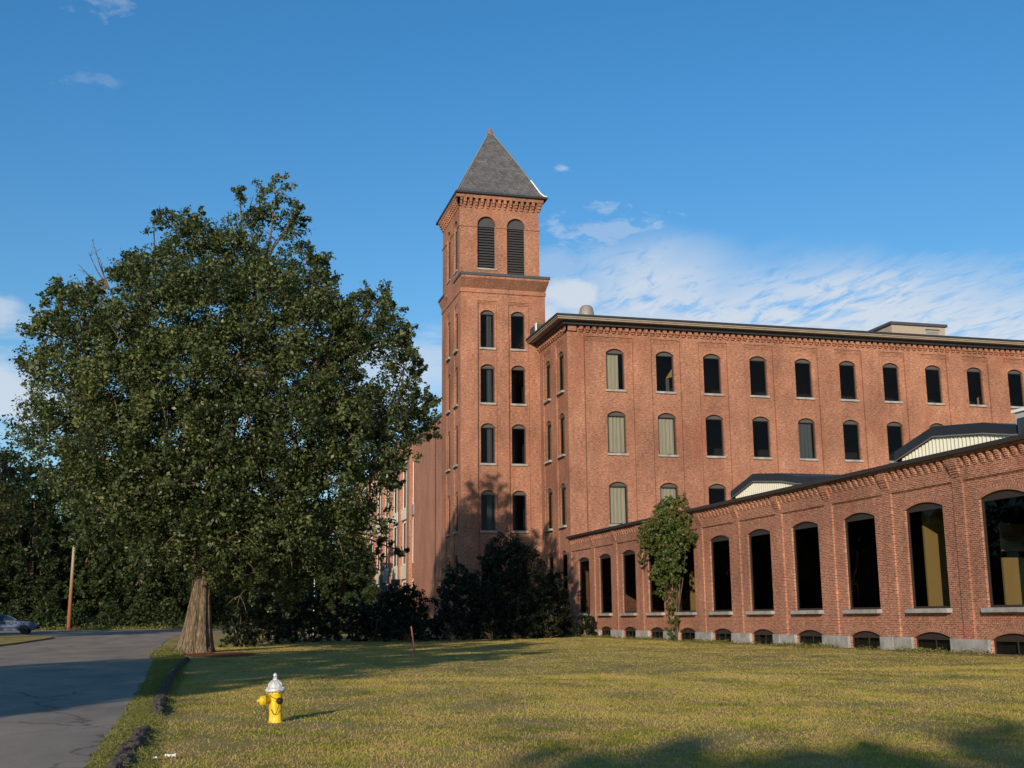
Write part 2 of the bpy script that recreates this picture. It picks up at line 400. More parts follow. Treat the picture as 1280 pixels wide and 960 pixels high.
def fill(B, fr, arc, sl, sr, ztop, m, d):
    for k in range(len(arc) - 1):
        p, q = arc[k], arc[k + 1]
        wpoly(B, fr, [q, p, (p[0], ztop), (q[0], ztop)], m, d)

_cache = {}
def cached(key, fn):
    if key not in _cache: _cache[key] = fn()
    return _cache[key]
LF = Fr((0, 0, 0), (1, 0, 0), (0, -1, 0))     # local window frame: s = x, outward = -y
def win_meshes(w, zs, za, fw, head, mull=False, fm='frame'):
    """window of width w, base at z=0; local s centred"""
    def mk():
        F = MB(); a, b = -w / 2, w / 2
        for (s0, s1, z0, z1) in ((a, a + fw, 0, zs), (b - fw, b, 0, zs), (a + fw, b - fw, 0, fw * .9), (a + fw, b - fw, zs - fw * .7, zs)):
            wbox(F, LF, s0, s1, z0, z1, -.06, 0, fm)
        if mull: wbox(F, LF, -fw * .4, fw * .4, fw * .9, zs - fw * .7, -.05, -.012, fm)
        arc = arcpts(a, b, zs, za)
        wpoly(F, LF, [(a, zs)] + [(b, zs)] + arc[1:-1], head, -.015)
        G = MB(); wpoly(G, LF, [(a + fw, fw * .9), (b - fw, fw * .9), (b - fw, zs - fw * .7), (a + fw, zs - fw * .7)], 'glass', -.035)
        return F.mesh('window'), G.mesh('glass')
    return cached(('win', w, zs, za, fw, head, mull, fm), mk)
def sill_mesh(w, out=.34, h=.17):
    def mk():
        B = MB(); wbox(B, LF, -w / 2 - .1, w / 2 + .1, -h, 0, 0, out, 'granite'); return B.mesh('sill')
    return cached(('sill', w, out, h), mk)
def curtain_mesh(w, h, x0, x1, m, seed):
    rnd = random.Random(seed); B = MB(); n = 46; a = -w / 2 + (w * x0); b = -w / 2 + w * x1; prev = None
    ph = rnd.random() * 6
    for k in range(n + 1):
        t = k / n; s = a + (b - a) * t
        d = .03 * math.sin(t * 38 * (b - a) / w * .8 + ph) + .015 * math.sin(t * 71 + ph)
        bot = .1 + .04 * math.sin(t * 9 + ph)
        if prev:
            B.poly([LF.p(prev[0], prev[2], -.22 + prev[1]), LF.p(s, bot, -.22 + d), LF.p(s + (rnd.random() - .5) * .0, h, -.22 + d), LF.p(prev[0], h, -.22 + prev[1])], m)
        prev = (s, d, bot)
    return B.mesh('curtain')
def add_window(parent, fr, sc, zb, w, zs, za, depth, fw=.09, head='head', curt=None, sill=True, mull=False, fm='frame', name='window'):
    """window part at wall coordinate sc, sill height zb, with glass / sill / curtain as sub-parts"""
    fm_, gm = win_meshes(w, round(zs - zb, 3), round(za - zb, 3), fw, head, mull, fm)
    o = bpy.data.objects.new(name, fm_); link(o, parent)
    p = fr.p(sc, zb, depth)
    X = fr.s; Y = -fr.n; Z = Vector((0, 0, 1))
    if X.cross(Y).z < 0: X = -X
    mw = Matrix(((X.x, Y.x, 0, p.x), (X.y, Y.y, 0, p.y), (0, 0, 1, p.z), (0, 0, 0, 1)))
    o.matrix_parent_inverse = Matrix.Identity(4)
    pl = parent.location
    o.location = (p.x - pl.x, p.y - pl.y, p.z - pl.z); o.rotation_euler = mw.to_euler()
    g = bpy.data.objects.new('glass', gm); link(g, o)
    if sill:
        s_ = bpy.data.objects.new('sill', sill_mesh(round(w, 3))); link(s_, o); s_.location = (0, 0, -.001)
    if curt:
        kind, x0, x1, seed = curt
        c = bpy.data.objects.new('curtain' if kind != 'tan' else 'partition', curtain_mesh(w, zs - zb - .04, x0, x1, kind, seed)); link(c, o)
    return o
# ------------------------------------------------------------------ the four-storey mill
XW, YF, YT = 27.94, 87.99, 95.98
ROWS = {1: (3.1, 6.35, 6.65), 2: (8.62, 11.72, 12.05), 3: (14.33, 17.47, 17.80), 4: (19.57, 22.66, 22.99), 5: (24.44, 27.52, 27.83)}
REC = .2; RECL = .1
mill = empty('brick_mill_building', (60, 105, 0), 'four-storey red brick mill with flat bracketed eaves and tall arched windows beside the tower', 'building')
Wm = MB()
fF = Fr((0, YF, 0), (1, 0, 0), (0, -1, 0))
cols = [32.09] + [36.46 + 4.231 * k for k in range(14)]
XE = cols[-1] + 3.2
panels = [(29.36, 33.6)] + [(c - 1.28, c + 1.32) for c in cols[1:]]
ZP, ZTOP = 23.9, 24.8
prev = XW
for (a, b), c in zip(panels, cols):
    wbox(Wm, fF, prev, a, 0, ZP, -REC, 0, 'brick', (0,) if prev == XW else ())
    holes_strip(Wm, fF, a, b, 0, 23.56, -REC, 'brick', [(c - .79, c + .79, *ROWS[r]) for r in (2, 3, 4)])
    for i in range(3):      # corbelled head of the recessed panel
        wbox(Wm, fF, a, b, 23.56 + .115 * i, 23.56 + .115 * (i + 1) if i < 2 else ZP, -REC, -REC + .04 * (i + 1), 'brick')
    prev = b
wbox(Wm, fF, prev, XE, 0, ZP, -REC, 0, 'brick')
wpoly(Wm, fF, [(XW, ZP), (XE, ZP), (XE, ZTOP), (XW, ZTOP)], 'brick', 0)
fL = Fr((XW, 0, 0), (0, 1, 0), (-1, 0, 0))
lcols = [90.1, 93.9]
prev = YF
for c in lcols:
    a, b = c - 1.15, c + 1.15
    wbox(Wm, fL, prev, a, 0, ZP, -RECL, 0, 'brick', (0,) if prev == YF else ())
    holes_strip(Wm, fL, a, b, 0, 23.56, -RECL, 'brick', [(c - .75, c + .75, *ROWS[r]) for r in (1, 2, 3, 4)], reveal=.14)
    for i in range(3): wbox(Wm, fL, a, b, 23.56 + .115 * i, 23.56 + .115 * (i + 1) if i < 2 else ZP, -RECL, -RECL + .03 * (i + 1), 'brick')
    prev = b
wbox(Wm, fL, prev, 104, 0, ZP, -RECL, 0, 'brick')
wpoly(Wm, fL, [(YF, ZP), (104, ZP), (104, ZTOP), (YF, ZTOP)], 'brick', 0)
Wm.box(XE - .3, XE, YF, 118, 0, ZTOP, 'brick'); Wm.box(XW, XE, 117.7, 118, 0, ZTOP, 'brick')
Wm.build('wall', mill)
D = MB()      # corbel table under the eaves
k = 0; x = XW + .1
wbox(D, fF, XW - .18, XW + .75, 24.24, 24.66, .001, .2, 'brick')
x = XW + 1.0
while x < XE - .4:
    wbox(D, fF, x, x + .31, 24.36, 24.66, .001, .26, 'brick'); wbox(D, fF, x + .03, x + .28, 24.2, 24.36, .001, .14, 'brick'); x += .56
y = YF + .9
while y < YT - .1:
    wbox(D, fL, y, y + .31, 24.36, 24.66, .001, .26, 'brick'); wbox(D, fL, y + .03, y + .28, 24.2, 24.36, .001, .14, 'brick'); y += .56
wbox(D, fL, YF - .2, YF + .7, 24.24, 24.66, .001, .19, 'brick')
wbox(D, fF, XW - .26, XE, 24.66, 24.7, .001, .275, 'darkwood'); wbox(D, fL, YF - .26, YT, 24.66, 24.7, .001, .27, 'darkwood')
D.build('corbel_table', mill)
E_ = MB()
E_.box(XW - .50, XE + .5, YF - .50, 119, 24.70, 25.0, 'blackmetal')  # coloured black to stand for the shadow under the fascia
E_.build('soffit', mill)
E_ = MB()
E_.box(XW - 1.05, XE + 1, YF - 1.05, 119.1, 24.98, 25.10, 'tanwood'); E_.box(XW - 1.13, XE + 1.1, YF - 1.13, 119.2, 25.10, 25.22, 'tanwood')
E_.build('cornice', mill)
E_ = MB(); E_.box(XW - 1.22, XE + 1.2, YF - 1.22, 119.3, 25.22, 25.37, 'blackmetal'); E_.box(XW + .3, XE - 1, YF + 1.5, 117, 25.37, 25.45, 'roofing')
E_.build('roof', mill)
E_ = MB()
E_.box(XW - .9, XW - .2, YT - 2.2, YT - .12, 25.37, 26.2, 'lead'); E_.box(XW - .96, XW - .9, YT - 2.3, YT - 1.9, 25.37, 26.25, 'white'); E_.build('roof_hatch', mill)
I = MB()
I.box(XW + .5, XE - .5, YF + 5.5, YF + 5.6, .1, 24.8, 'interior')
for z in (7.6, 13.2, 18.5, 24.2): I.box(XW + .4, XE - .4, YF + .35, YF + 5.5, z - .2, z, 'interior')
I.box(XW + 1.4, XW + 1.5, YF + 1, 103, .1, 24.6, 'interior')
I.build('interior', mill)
Cu = {(0, 4): ('curtain', .08, .74, 1), (0, 3): ('curtain', .05, .97, 2), (1, 3): ('curtain', .05, .97, 3), (0, 2): ('curtain', .05, .94, 4), (1, 2): ('curtain', .05, .95, 5), (4, 3): ('dimcurtain', .1, .9, 6)}
for ci, c in enumerate(cols):
    for r in (4, 3, 2):
        o = add_window(mill, fF, c, ROWS[r][0], 1.58, ROWS[r][1], ROWS[r][2], -REC - .2, curt=Cu.get((ci, r)))
        if (ci, r) in Cu: o['label'] = 'arched window with a curtain drawn behind its glass'
for ci, c in enumerate(lcols):
    for r in (4, 3, 2, 1):
        add_window(mill, fL, c, ROWS[r][0], 1.5, ROWS[r][1], ROWS[r][2], -RECL - .1, curt=('blind', .05, .95, 20 + ci * 5 + r) if r > 1 else None)
T = MB()     # tan shapes cut to the sunlit outline of partitions behind two windows
T.poly([(37.3, YF + 2.2, 21.1), (38.3, YF + 2.2, 21.4), (38.3, YF + 2.2, 22.6)], 'tan'); T.poly([(37.3, YF + 2.2, 18.6), (37.6, YF + 2.2, 18.6), (37.6, YF + 2.2, 21.1), (37.3, YF + 2.2, 21.1)], 'dimcurtain')
T.poly([(68.5, YF + 2.2, 18.6), (67.6, YF + 2.2, 18.6), (67.6, YF + 2.2, 20.6), (68.5, YF + 2.2, 21.2)], 'tan')
T.build('partition', mill)
# roof furniture of the mill
V = MB(); V.lathe([(.5, -.9), (.5, 0), (.62, 0), (.62, .35), (.55, .35), (.70, .45), (.72, .62), (.55, 1.45), (.40, 1.62), (.05, 1.7)], 'galv', 20, (31.33, YF + 5, 26.2)); V.build('roof_vent', mill, True)
P = MB(); P.box(65.8, 71.9, YF + 12, YF + 22, 25.4, 29.85, 'stucco'); P.box(65.6, 72.1, YF + 11.8, YF + 22.2, 29.85, 30.12, 'lead')
po = P.build('penthouse', mill)
P = MB()
P.box(69.7, 71.1, YF + 11.9, YF + 12, 28.0, 29.45, 'stucco_grey'); P.box(69.62, 71.18, YF + 11.86, YF + 11.995, 29.45, 29.55, 'lead')
for i in range(9): P.box(69.8, 71.0, YF + 11.86, YF + 11.9, 28.05 + .15 * i, 28.12 + .15 * i, 'stucco_grey')
q = P.mesh('louvre'); q = bpy.data.objects.new('louvre', q); link(q, po); q.location = (0, 0, 0)
for v in q.data.vertices: v.co -= Vector(mill.location)

# ------------------------------------------------------------------ the tower
tower = empty('brick_tower', (24.66, 100, 0), 'tall square red brick bell tower with slate pyramid roof and louvred arches', 'tower')
XL, XR, YB = 20.84, 28.49, 104.12
T = MB(); tF = Fr((0, YT, 0), (1, 0, 0), (0, -1, 0)); tL = Fr((XL, 0, 0), (0, 1, 0), (-1, 0, 0))
tR = Fr((XR, 0, 0), (0, 1, 0), (1, 0, 0))
ZS = 29.3
def face(fr, edges, cs, rows, w, body_top=ZS, hd=28.7):
    prev = edges[0]; TR = .2 if fr is tF else .09
    for (a, b), c in zip(edges[1], cs):
        wbox(T, fr, prev, a, 0, body_top, -TR, 0, 'brick', (0,) if prev == edges[0] else ())
        holes_strip(T, fr, a, b, 0, hd - .34, -TR, 'brick', [(c - w / 2, c + w / 2, *ROWS[r]) for r in rows], ring=.3, reveal=.28 if fr is tF else .14)
        for i in range(3): wbox(T, fr, a, b, hd - .34 + .115 * i, hd - .34 + .115 * (i + 1) if i < 2 else body_top, -TR, -TR + (TR - .01) / 3 * (i + 1), 'brick')
        prev = b
    wbox(T, fr, prev, edges[2], 0, body_top, -TR, 0, 'brick', (1,))
face(tF, (XL, [(22.37, 24.08), (25.13, 26.98)], XR), (23.28, 26.03), (1, 2, 3, 4, 5), 1.26)
face(tL, (YT, [(97.1, 98.75), (100.35, 102.0)], YB), (97.95, 101.15), (1, 2, 3, 4, 5), 1.2)
wpoly(T, tR, [(YT, 0), (YB, 0), (YB, ZS), (YT, ZS)], 'brick', 0)
wpoly(T, Fr((0, YB, 0), (1, 0, 0), (0, 1, 0)), [(XL, 0), (XR, 0), (XR, ZS), (XL, ZS)], 'brick', 0)
# string course and flared corbel below the belfry
T.box(XL - .06, XR + .06, YT - .1, YB + .1, ZS, 29.62, 'brick')
T.box(XL - .02, XR + .02, YT - .04, YB + .04, 29.62, 29.75, 'brick')
for (yy0, yy1, sgn) in ((YT, YT - .85, 1), (YB, YB + .85, -1)):
    # flared soffit: front slope, and short side returns
    for x0, x1, xo0, xo1 in ((XL, XR, XL - .12, XR + .16),):
        T.poly([(x0 - .02, yy0 - .04 * sgn, 29.7), (x1 + .02, yy0 - .04 * sgn, 29.7), (xo1, yy1, 30.42), (xo0, yy1, 30.42)], 'brick', [(x0, 29.7), (x1, 29.7), (xo1, 30.8), (xo0, 30.8)])
        yi = yy0 + 2.3 * sgn
        T.poly([(x0 - .02, yy0 - .04 * sgn, 29.7), (x0 - .02, yi, 29.7), (xo0, yi, 30.42), (xo0, yy1, 30.42)], 'brick', [(0, 29.7), (2.3, 29.7), (2.3, 30.5), (-.8, 30.5)])
        T.poly([(x1 + .02, yy0 - .04 * sgn, 29.7), (x1 + .02, yi, 29.7), (xo1, yi, 30.42), (xo1, yy1, 30.42)], 'brick', [(0, 29.7), (2.3, 29.7), (2.3, 30.5), (-.8, 30.5)])
        a, b = sorted((yy1, yi)); T.box(xo0, xo1, a, b, 30.42, 30.62, 'brick')
UT = YT + .3; UB = YB - .35; UX0, UX1 = XL - .02, XR - .38
# belfry stage
uF = Fr((0, UT, 0), (1, 0, 0), (0, -1, 0)); uL = Fr((UX0, 0, 0), (0, 1, 0), (-1, 0, 0))
uR = Fr((UX1, 0, 0), (0, 1, 0), (1, 0, 0)); uB = Fr((0, UB, 0), (1, 0, 0), (0, 1, 0))
Z0, Z1 = 29.75, 37.95
fc = (23.27, 25.98); lc = (97.95, 101.0)
for fr, lo, hi, cs, w in ((uF, UX0, UX1, fc, 1.68), (uB, UX0, UX1, fc, 1.68), (uL, UT, UB, lc, 1.5), (uR, UT, UB, lc, 1.5)):
    mid = sum(cs) / 2
    holes_strip(T, fr, lo, mid, Z0, Z1, 0, 'brick', [(cs[0] - w / 2, cs[0] + w / 2, 31.65, 35.62, 35.62 + w / 2)], reveal=.4, n=14, ring=.3)
    holes_strip(T, fr, mid, hi, Z0, Z1, 0, 'brick', [(cs[1] - w / 2, cs[1] + w / 2, 31.65 if fr is not uF else 30.9, 35.62, 35.62 + w / 2)], reveal=.4, n=14, ring=.3)
    for a, b in ((lo - .06, cs[0] - w / 2), (cs[0] + w / 2, cs[1] - w / 2), (cs[1] + w / 2, hi + .06)):
        wbox(T, fr, a, b, 35.42, 35.58, .001, .07, 'brick')
    # corbel brackets
    L = hi - lo; nn = int(L / .56); st = (L - .5) / nn
    for i in range(nn):
        s = lo + .32 + i * st
        wbox(T, fr, s, s + .25, 37.62, 38.0, .001, .34, 'brick'); wbox(T, fr, s + .02, s + .23, 37.4, 37.62, .001, .24, 'brick'); wbox(T, fr, s + .04, s + .21, 37.18, 37.4, .001, .12, 'brick')
    
    for zz, q_ in ((37.25, .10), (37.5, .19), (37.75, .28)):
        wbox(T, fr, lo - q_, lo + .2, zz, zz + .25, .001, q_, 'brick'); wbox(T, fr, hi - .2, hi + q_, zz, zz + .25, .001, q_ + .002, 'brick')
T.box(UX0 - .36, UX1 + .36, UT - .36, UB + .36, 38.0, 38.34, 'brick')
T.build('wall', tower)
B = MB()
for a, b in ((YT - .95, YT + .28), (YB - .3, YB + .95)): B.box(XL - .2, XR + .24, a, b, 30.63, 30.86, 'lead')
B.box(XL - .2, XL - .021, YT + .28, YT + 2.3, 30.63, 30.84, 'lead'); B.box(XL - .2, XL - .021, YB - 1.6, YB - .3, 30.63, 30.84, 'lead')
B.box(UX1 + .002, XR + .24, YT + .28, YB - .3, 30.63, 30.85, 'lead')
B.build('cornice', tower)
def louvre(w, zh, zs):
    B = MB(); a, b = -w / 2, w / 2
    wbox(B, LF, a, a + .05, 0, zs, -.1, .06, 'louver'); wbox(B, LF, b - .05, b, 0, zs, -.1, .06, 'tanwood')
    n = int(zs / .235)
    for i in range(n):
        z = i * zs / n
        B.poly([LF.p(a + .05, z, .02), LF.p(b - .05, z, .02), LF.p(b - .05, z + .2, -.16), LF.p(a + .05, z + .2, -.16)], 'louver')
        B.poly([LF.p(a + .05, z, .02), LF.p(b - .05, z, .02), LF.p(b - .05, z - .03, .01), LF.p(a + .05, z - .03, .01)], 'louver')
    wpoly(B, LF, [(a, 0), (b, 0), (b, zs), (a, zs)], 'interior', -.2)
    arc = arcpts(a, b, zs, zs + w / 2, 14); wpoly(B, LF, [(a, zs - .1), (b, zs - .1)] + arc, 'louver', -.03)
    wbox(B, LF, a, b, zs - .1, zs, -.03, .04, 'louver')
    return B.mesh('louvred_opening')
for fr, cs, w in ((uF, fc, 1.68), (uB, fc, 1.68), (uL, lc, 1.5), (uR, lc, 1.5)):
    for j, c in enumerate(cs):
        zb = 30.9 if (fr is uF and j == 1) else 31.65
        o = bpy.data.objects.new('louvred_opening', louvre(w, 0, 35.62 - zb)); link(o, tower)
        p = fr.p(c, zb, -.22); X = fr.s; Y = -fr.n
        if X.cross(Y).z < 0: X = -X
        o.rotation_euler = Matrix(((X.x, Y.x, 0), (X.y, Y.y, 0), (0, 0, 1))).to_euler(); o.location = p - tower.location
        if zb > 31:
            s_ = bpy.data.objects.new('sill', sill_mesh(w - .1, .3, .14)); link(s_, o)
dimc = {('F', 0, 5): (.45, .95), ('F', 0, 4): (.55, .95), ('F', 0, 3): (.55, .92), ('F', 0, 2): (.55, .9)}
for nm, fr, cs, w in (('F', tF, (23.28, 26.03), 1.26), ('L', tL, (97.95, 101.15), 1.2)):
    for j, c in enumerate(cs):
        for r in (5, 4, 3, 2, 1):
            cu = ('dimcurtain', .5, .85, r) if (nm, j) == ('F', 0) else (('blind', .05, .95, r + 7) if nm == 'L' and j == 1 else None)
            add_window(tower, fr, c, ROWS[r][0], w, ROWS[r][1], ROWS[r][2], -.4 if nm == 'F' else -.19, curt=cu)
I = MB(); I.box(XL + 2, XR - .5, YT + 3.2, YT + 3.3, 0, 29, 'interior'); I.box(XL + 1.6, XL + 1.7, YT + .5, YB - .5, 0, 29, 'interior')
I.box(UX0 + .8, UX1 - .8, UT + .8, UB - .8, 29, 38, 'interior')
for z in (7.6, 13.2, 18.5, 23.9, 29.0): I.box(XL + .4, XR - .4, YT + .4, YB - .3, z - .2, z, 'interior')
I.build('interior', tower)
# roof: pyramid with bell-cast eaves
Rf = MB(); ex0, ex1, ey0, ey1 = 20.42, 28.78, 95.72, 105.0; cx, cy = 24.62, 100.3; zt = 46.15
lv = []
for t, z in ((0, 38.52), (.05, 38.62), (.11, 38.95), (.19, 39.65), (.28, 40.45), (.5, 42.35), (.75, 44.4), (.965, 46.15)):
    lv.append([(ex0 + (cx - ex0) * t, ey0 + (cy - ey0) * t, z), (ex1 + (cx - ex1) * t, ey0 + (cy - ey0) * t, z), (ex1 + (cx - ex1) * t, ey1 + (cy - ey1) * t, z), (ex0 + (cx - ex0) * t, ey1 + (cy - ey1) * t, z)])
for i in range(len(lv) - 1):
    for k in range(4):
        a, b = lv[i][k], lv[i][(k + 1) % 4]; c, d_ = lv[i + 1][(k + 1) % 4], lv[i + 1][k]; ax = 0 if k in (0, 2) else 1
        Rf.poly([a, b, c, d_], 'slate', [(q[ax], q[2] * 1.12) for q in (a, b, c, d_)])
Rf.poly(lv[-1], 'slate')
Rf.build('roof', tower)
Rf = MB()
Rf.box(ex0 - .04, ex1 + .04, ey0 - .04, ey1 + .04, 38.34, 38.52, 'blackmetal'); Rf.build('eaves', tower)
Rf = MB()
for k in range(4):
    Rf.tube([(l[k][0], l[k][1], l[k][2] + .02) for l in lv], .035, 'galv', 6)
    if k == 1: Rf.tube([(l[k][0], l[k][1], l[k][2] + .045) for l in lv[:5]], .055, 'white', 6)
Rf.build('hip_flashing', tower)
Rf = MB(); Rf.lathe([(.30, 0), (.30, .35), (.22, .42), (.20, .6), (.1, .72), (.02, .76)], 'finial', 10, (cx, cy, 45.9)); Rf.build('finial', tower)

# ------------------------------------------------------------------ the one-storey wing
wing = empty('brick_wing', (40, 57, 0), 'long one-storey brick wing with big arched windows, black coping and granite base', 'building')
Y0w = 24.4; wf = Fr((XW, 0, 0), (0, 1, 0), (-1, 0, 0))
wc = [36.49 + 4.867 * k for k in range(-2, 11)]
PR = .09; hw = 1.295
W = MB(); ZB = .54
edges = [wc[0] - 2.43] + [(a + b) / 2 for a, b in zip(wc, wc[1:])] + [YF - .006]
for i, c in enumerate(wc):
    a, b = edges[i] + (.31 if i else 0), edges[i + 1] - (.31 if i < len(wc) - 1 else 0)
    ops = [(c - hw, c + hw, -.1, .50, .76), (c - hw, c + hw, 1.667, 5.64, 5.87)]
    holes_strip(W, wf, a, b, -.3, 6.43, -PR, 'brick_wing', ops, reveal=.12, n=10, ring=.36)
    wbox(W, wf, a, b, 6.43, 6.60, -PR, -PR + .05, 'brick_wing')
    wbox(W, wf, a, b, 6.47, 7.0, -PR, 0, 'brick_wing')
for e in edges[:-1]:
    wbox(W, wf, e - .31, e + .31, -.3, 7.0, -PR, 0, 'brick_wing')
    for i, (z, dd) in enumerate(((6.62, .04), (6.72, .08), (6.82, .12), (6.92, .16), (7.02, .20))): wbox(W, wf, e - .27 - .0 * i, e + .27, z, z + .1 if z < 7 else 7.36, .001, dd, 'brick_wing')
wpoly(W, wf, [(edges[0], 6.97), (YF, 6.97), (YF, 7.45), (edges[0], 7.45)], 'brick_wing', .002)
wbox(W, wf, edges[0] - .1, YF - .02, 7.36, 7.46, .003, .24, 'brick_wing')
y = edges[0] + .2
allp = edges[:-1]
nb = 9
for i in range(len(edges) - 1):
    a = edges[i] + .33; b = edges[i + 1] - (.33 if i < len(wc) - 1 else .02); st = (b - a) / nb
    for j in range(nb + 1):
        s = a + j * (b - a - .14) / nb
        for za_, zb_, dd_ in ((6.96, 7.03, .05), (7.03, 7.10, .08), (7.10, 7.17, .11), (7.17, 7.25, .14), (7.25, 7.355, .17)): wbox(W, wf, s, s + .19, za_, zb_, .003, dd_, 'brick_wing')
W.box(XW, XW + 24, Y0w + 2, Y0w + 2.3, 0, 7.4, 'brick_wing'); W.box(XW + 23.7, XW + 24, Y0w + 2, YF, 0, 7.4, 'brick_wing')
W.build('wall', wing)
G_ = MB(); rg = random.Random(3)
for i, e in enumerate(edges[:-1]):
    lo = (wc[i - 1] + hw if i else e - .9); hi = wc[i] - hw
    n = 2 if i % 3 else 3; cuts = [lo + (hi - lo) * (k + (rg.random() - .5) * .35 * (0 < k < n)) / n for k in range(n + 1)]
    for k in range(n):
        wbox(G_, wf, cuts[k] + .012, cuts[k + 1] - .012, -.3, .535 - rg.random() * .015, -.28, .035 + rg.random() * .035, 'granite')
    G_.build('granite_pier', wing); G_ = MB()
Cc = MB(); Cc.box(XW - .34, XW + .3, Y0w + 1.5, YF - .03, 7.46, 7.58, 'blackmetal'); Cc.box(XW - .40, XW - .34, Y0w + 1.5, YF - .03, 7.43, 7.60, 'frame')
Cc.build('coping', wing)
Rr = MB(); Rr.box(XW + .3, XW + 24, Y0w + 2, YF - .02, 7.3, 7.4, 'roofing'); Rr.build('roof', wing)
for i, c in enumerate(wc):
    o = add_window(wing, wf, c, 1.667, 2 * hw, 5.62, 5.87, -PR - .09, fw=.10, head='frame', mull=False)
    o = add_window(wing, wf, c, -.1, 2 * hw, .50, .76, -PR - .11, fw=.06, head='frame', mull=True, sill=False, name='basement_window')
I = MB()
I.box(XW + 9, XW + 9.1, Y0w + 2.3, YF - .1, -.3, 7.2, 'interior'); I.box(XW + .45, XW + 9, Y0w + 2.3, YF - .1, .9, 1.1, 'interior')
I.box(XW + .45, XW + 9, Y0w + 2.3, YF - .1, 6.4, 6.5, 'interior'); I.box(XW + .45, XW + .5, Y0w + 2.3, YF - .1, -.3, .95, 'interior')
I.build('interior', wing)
Tn = MB()
Tn.box(29.0, 31.4, 42.85, 42.95, 1.12, 6.39, 'tan')          # behind the windows nearest the camera
Tn.box(28.95, 30.6, 37.95, 38.05, 1.12, 3.5, 'tan'); Tn.box(31.0, 33.3, 40.6, 40.7, 3.9, 5.0, 'tan')
Tn.box(29.9, 30.5, 63.0, 63.1, 1.12, 5.0, 'tan'); Tn.box(29.4, 30.4, 68.3, 68.4, 1.12, 4.2, 'tan')
Tn.box(30.0, 30.7, 58.2, 58.3, 3.9, 5.6, 'tan')
Tn.build('partition', wing)
def monitor(y0, zoff):
    pr = [(0, 8.86), (-3.1, 9.58), (-6.55, 9.2), (-8.3, 8.82), (-12.6, 8.3)]
    x0, x1 = 31.0, 47.0
    C_ = MB()
    n = 90; wall = []
    def zt(t):
        for (a, za), (b, zb) in zip(pr, pr[1:]):
            if a >= t >= b: return za + (zb - za) * (t - a) / (b - a)
        return pr[-1][1]
    prev = None
    for k in range(n + 1):       # ribbed metal sheet
        t = -.45 - 11.9 * k / n; d = .045 if k % 2 else 0
        if prev: C_.poly([(x0 + .1 - prev[1], y0 + prev[0], 7.38), (x0 + .1 - d, y0 + t, 7.38), (x0 + .1 - d, y0 + t, zt(t) - .3), (x0 + .1 - prev[1], y0 + prev[0], zt(prev[0]) - .3)], 'cream')
        prev = (t, d)
    C_.box(x0 + .35, x1 - .2, y0 - .5, y0 - .45, 7.38, zt(-.5) - .1, 'cream'); C_.box(x0 + .35, x1 - .2, y0 - 12.3, y0 - 12.2, 7.38, zt(-12.3) - .1, 'cream')
    m_ = C_.build('roof_monitor', wing)
    Q = MB(); fz = lambda a: .50 if a > -7 else .44
    for (a, za), (b, zb) in zip(pr, pr[1:]):
        P8 = [(x0, y0 + a, za), (x1, y0 + a, za), (x1, y0 + b, zb), (x0, y0 + b, zb)]
        Q.poly(P8, 'blackmetal'); Q.poly([(p[0], p[1], p[2] - .15) for p in P8], 'blackmetal')
        Q.poly([P8[0], P8[3], (x0, P8[3][1], P8[3][2] - fz(b)), (x0, P8[0][1], P8[0][2] - fz(a))], 'blackmetal')
    Q.poly([(x0, y0, 8.86), (x1, y0, 8.86), (x1, y0, 8.4), (x0, y0, 8.4)], 'blackmetal')
    me = Q.mesh('monitor_roof'); o = bpy.data.objects.new('monitor_roof', me); link(o, m_)
    for v in me.vertices: v.co -= Vector(wing.location)
    Q = MB()
    pts = [(x0 - .03, y0 + a, z - fz(a) * .93) for a, z in pr]; Q.tube(pts, .03, 'galv', 6)
    me = Q.mesh('trim'); o = bpy.data.objects.new('trim', me); link(o, m_)
    for v in me.vertices: v.co -= Vector(wing.location)
monitor(47.69, 0); monitor(65.33, 0)
hv = empty('rooftop_unit', (32.2, 37.2, 7.4), 'grey metal rooftop ventilation unit beside the cream roof monitor', 'ventilation unit')
B = MB(); B.box(31, 33.4, 35.6, 39.1, 7.42, 9.25, 'unitgrey'); B.build('casing', hv)
B = MB()
for j in range(3): B.box(30.95, 31, 35.8 + j * .93, 36.6 + j * .93, 7.9, 8.85, 'stucco_grey')
B.box(30.94, 31, 38.55, 38.95, 8.3, 9.0, 'carglass'); B.build('louvre', hv)
B = MB(); B.box(30.9, 33.5, 35.5, 39.2, 9.25, 9.36, 'white'); B.build('lid', hv)

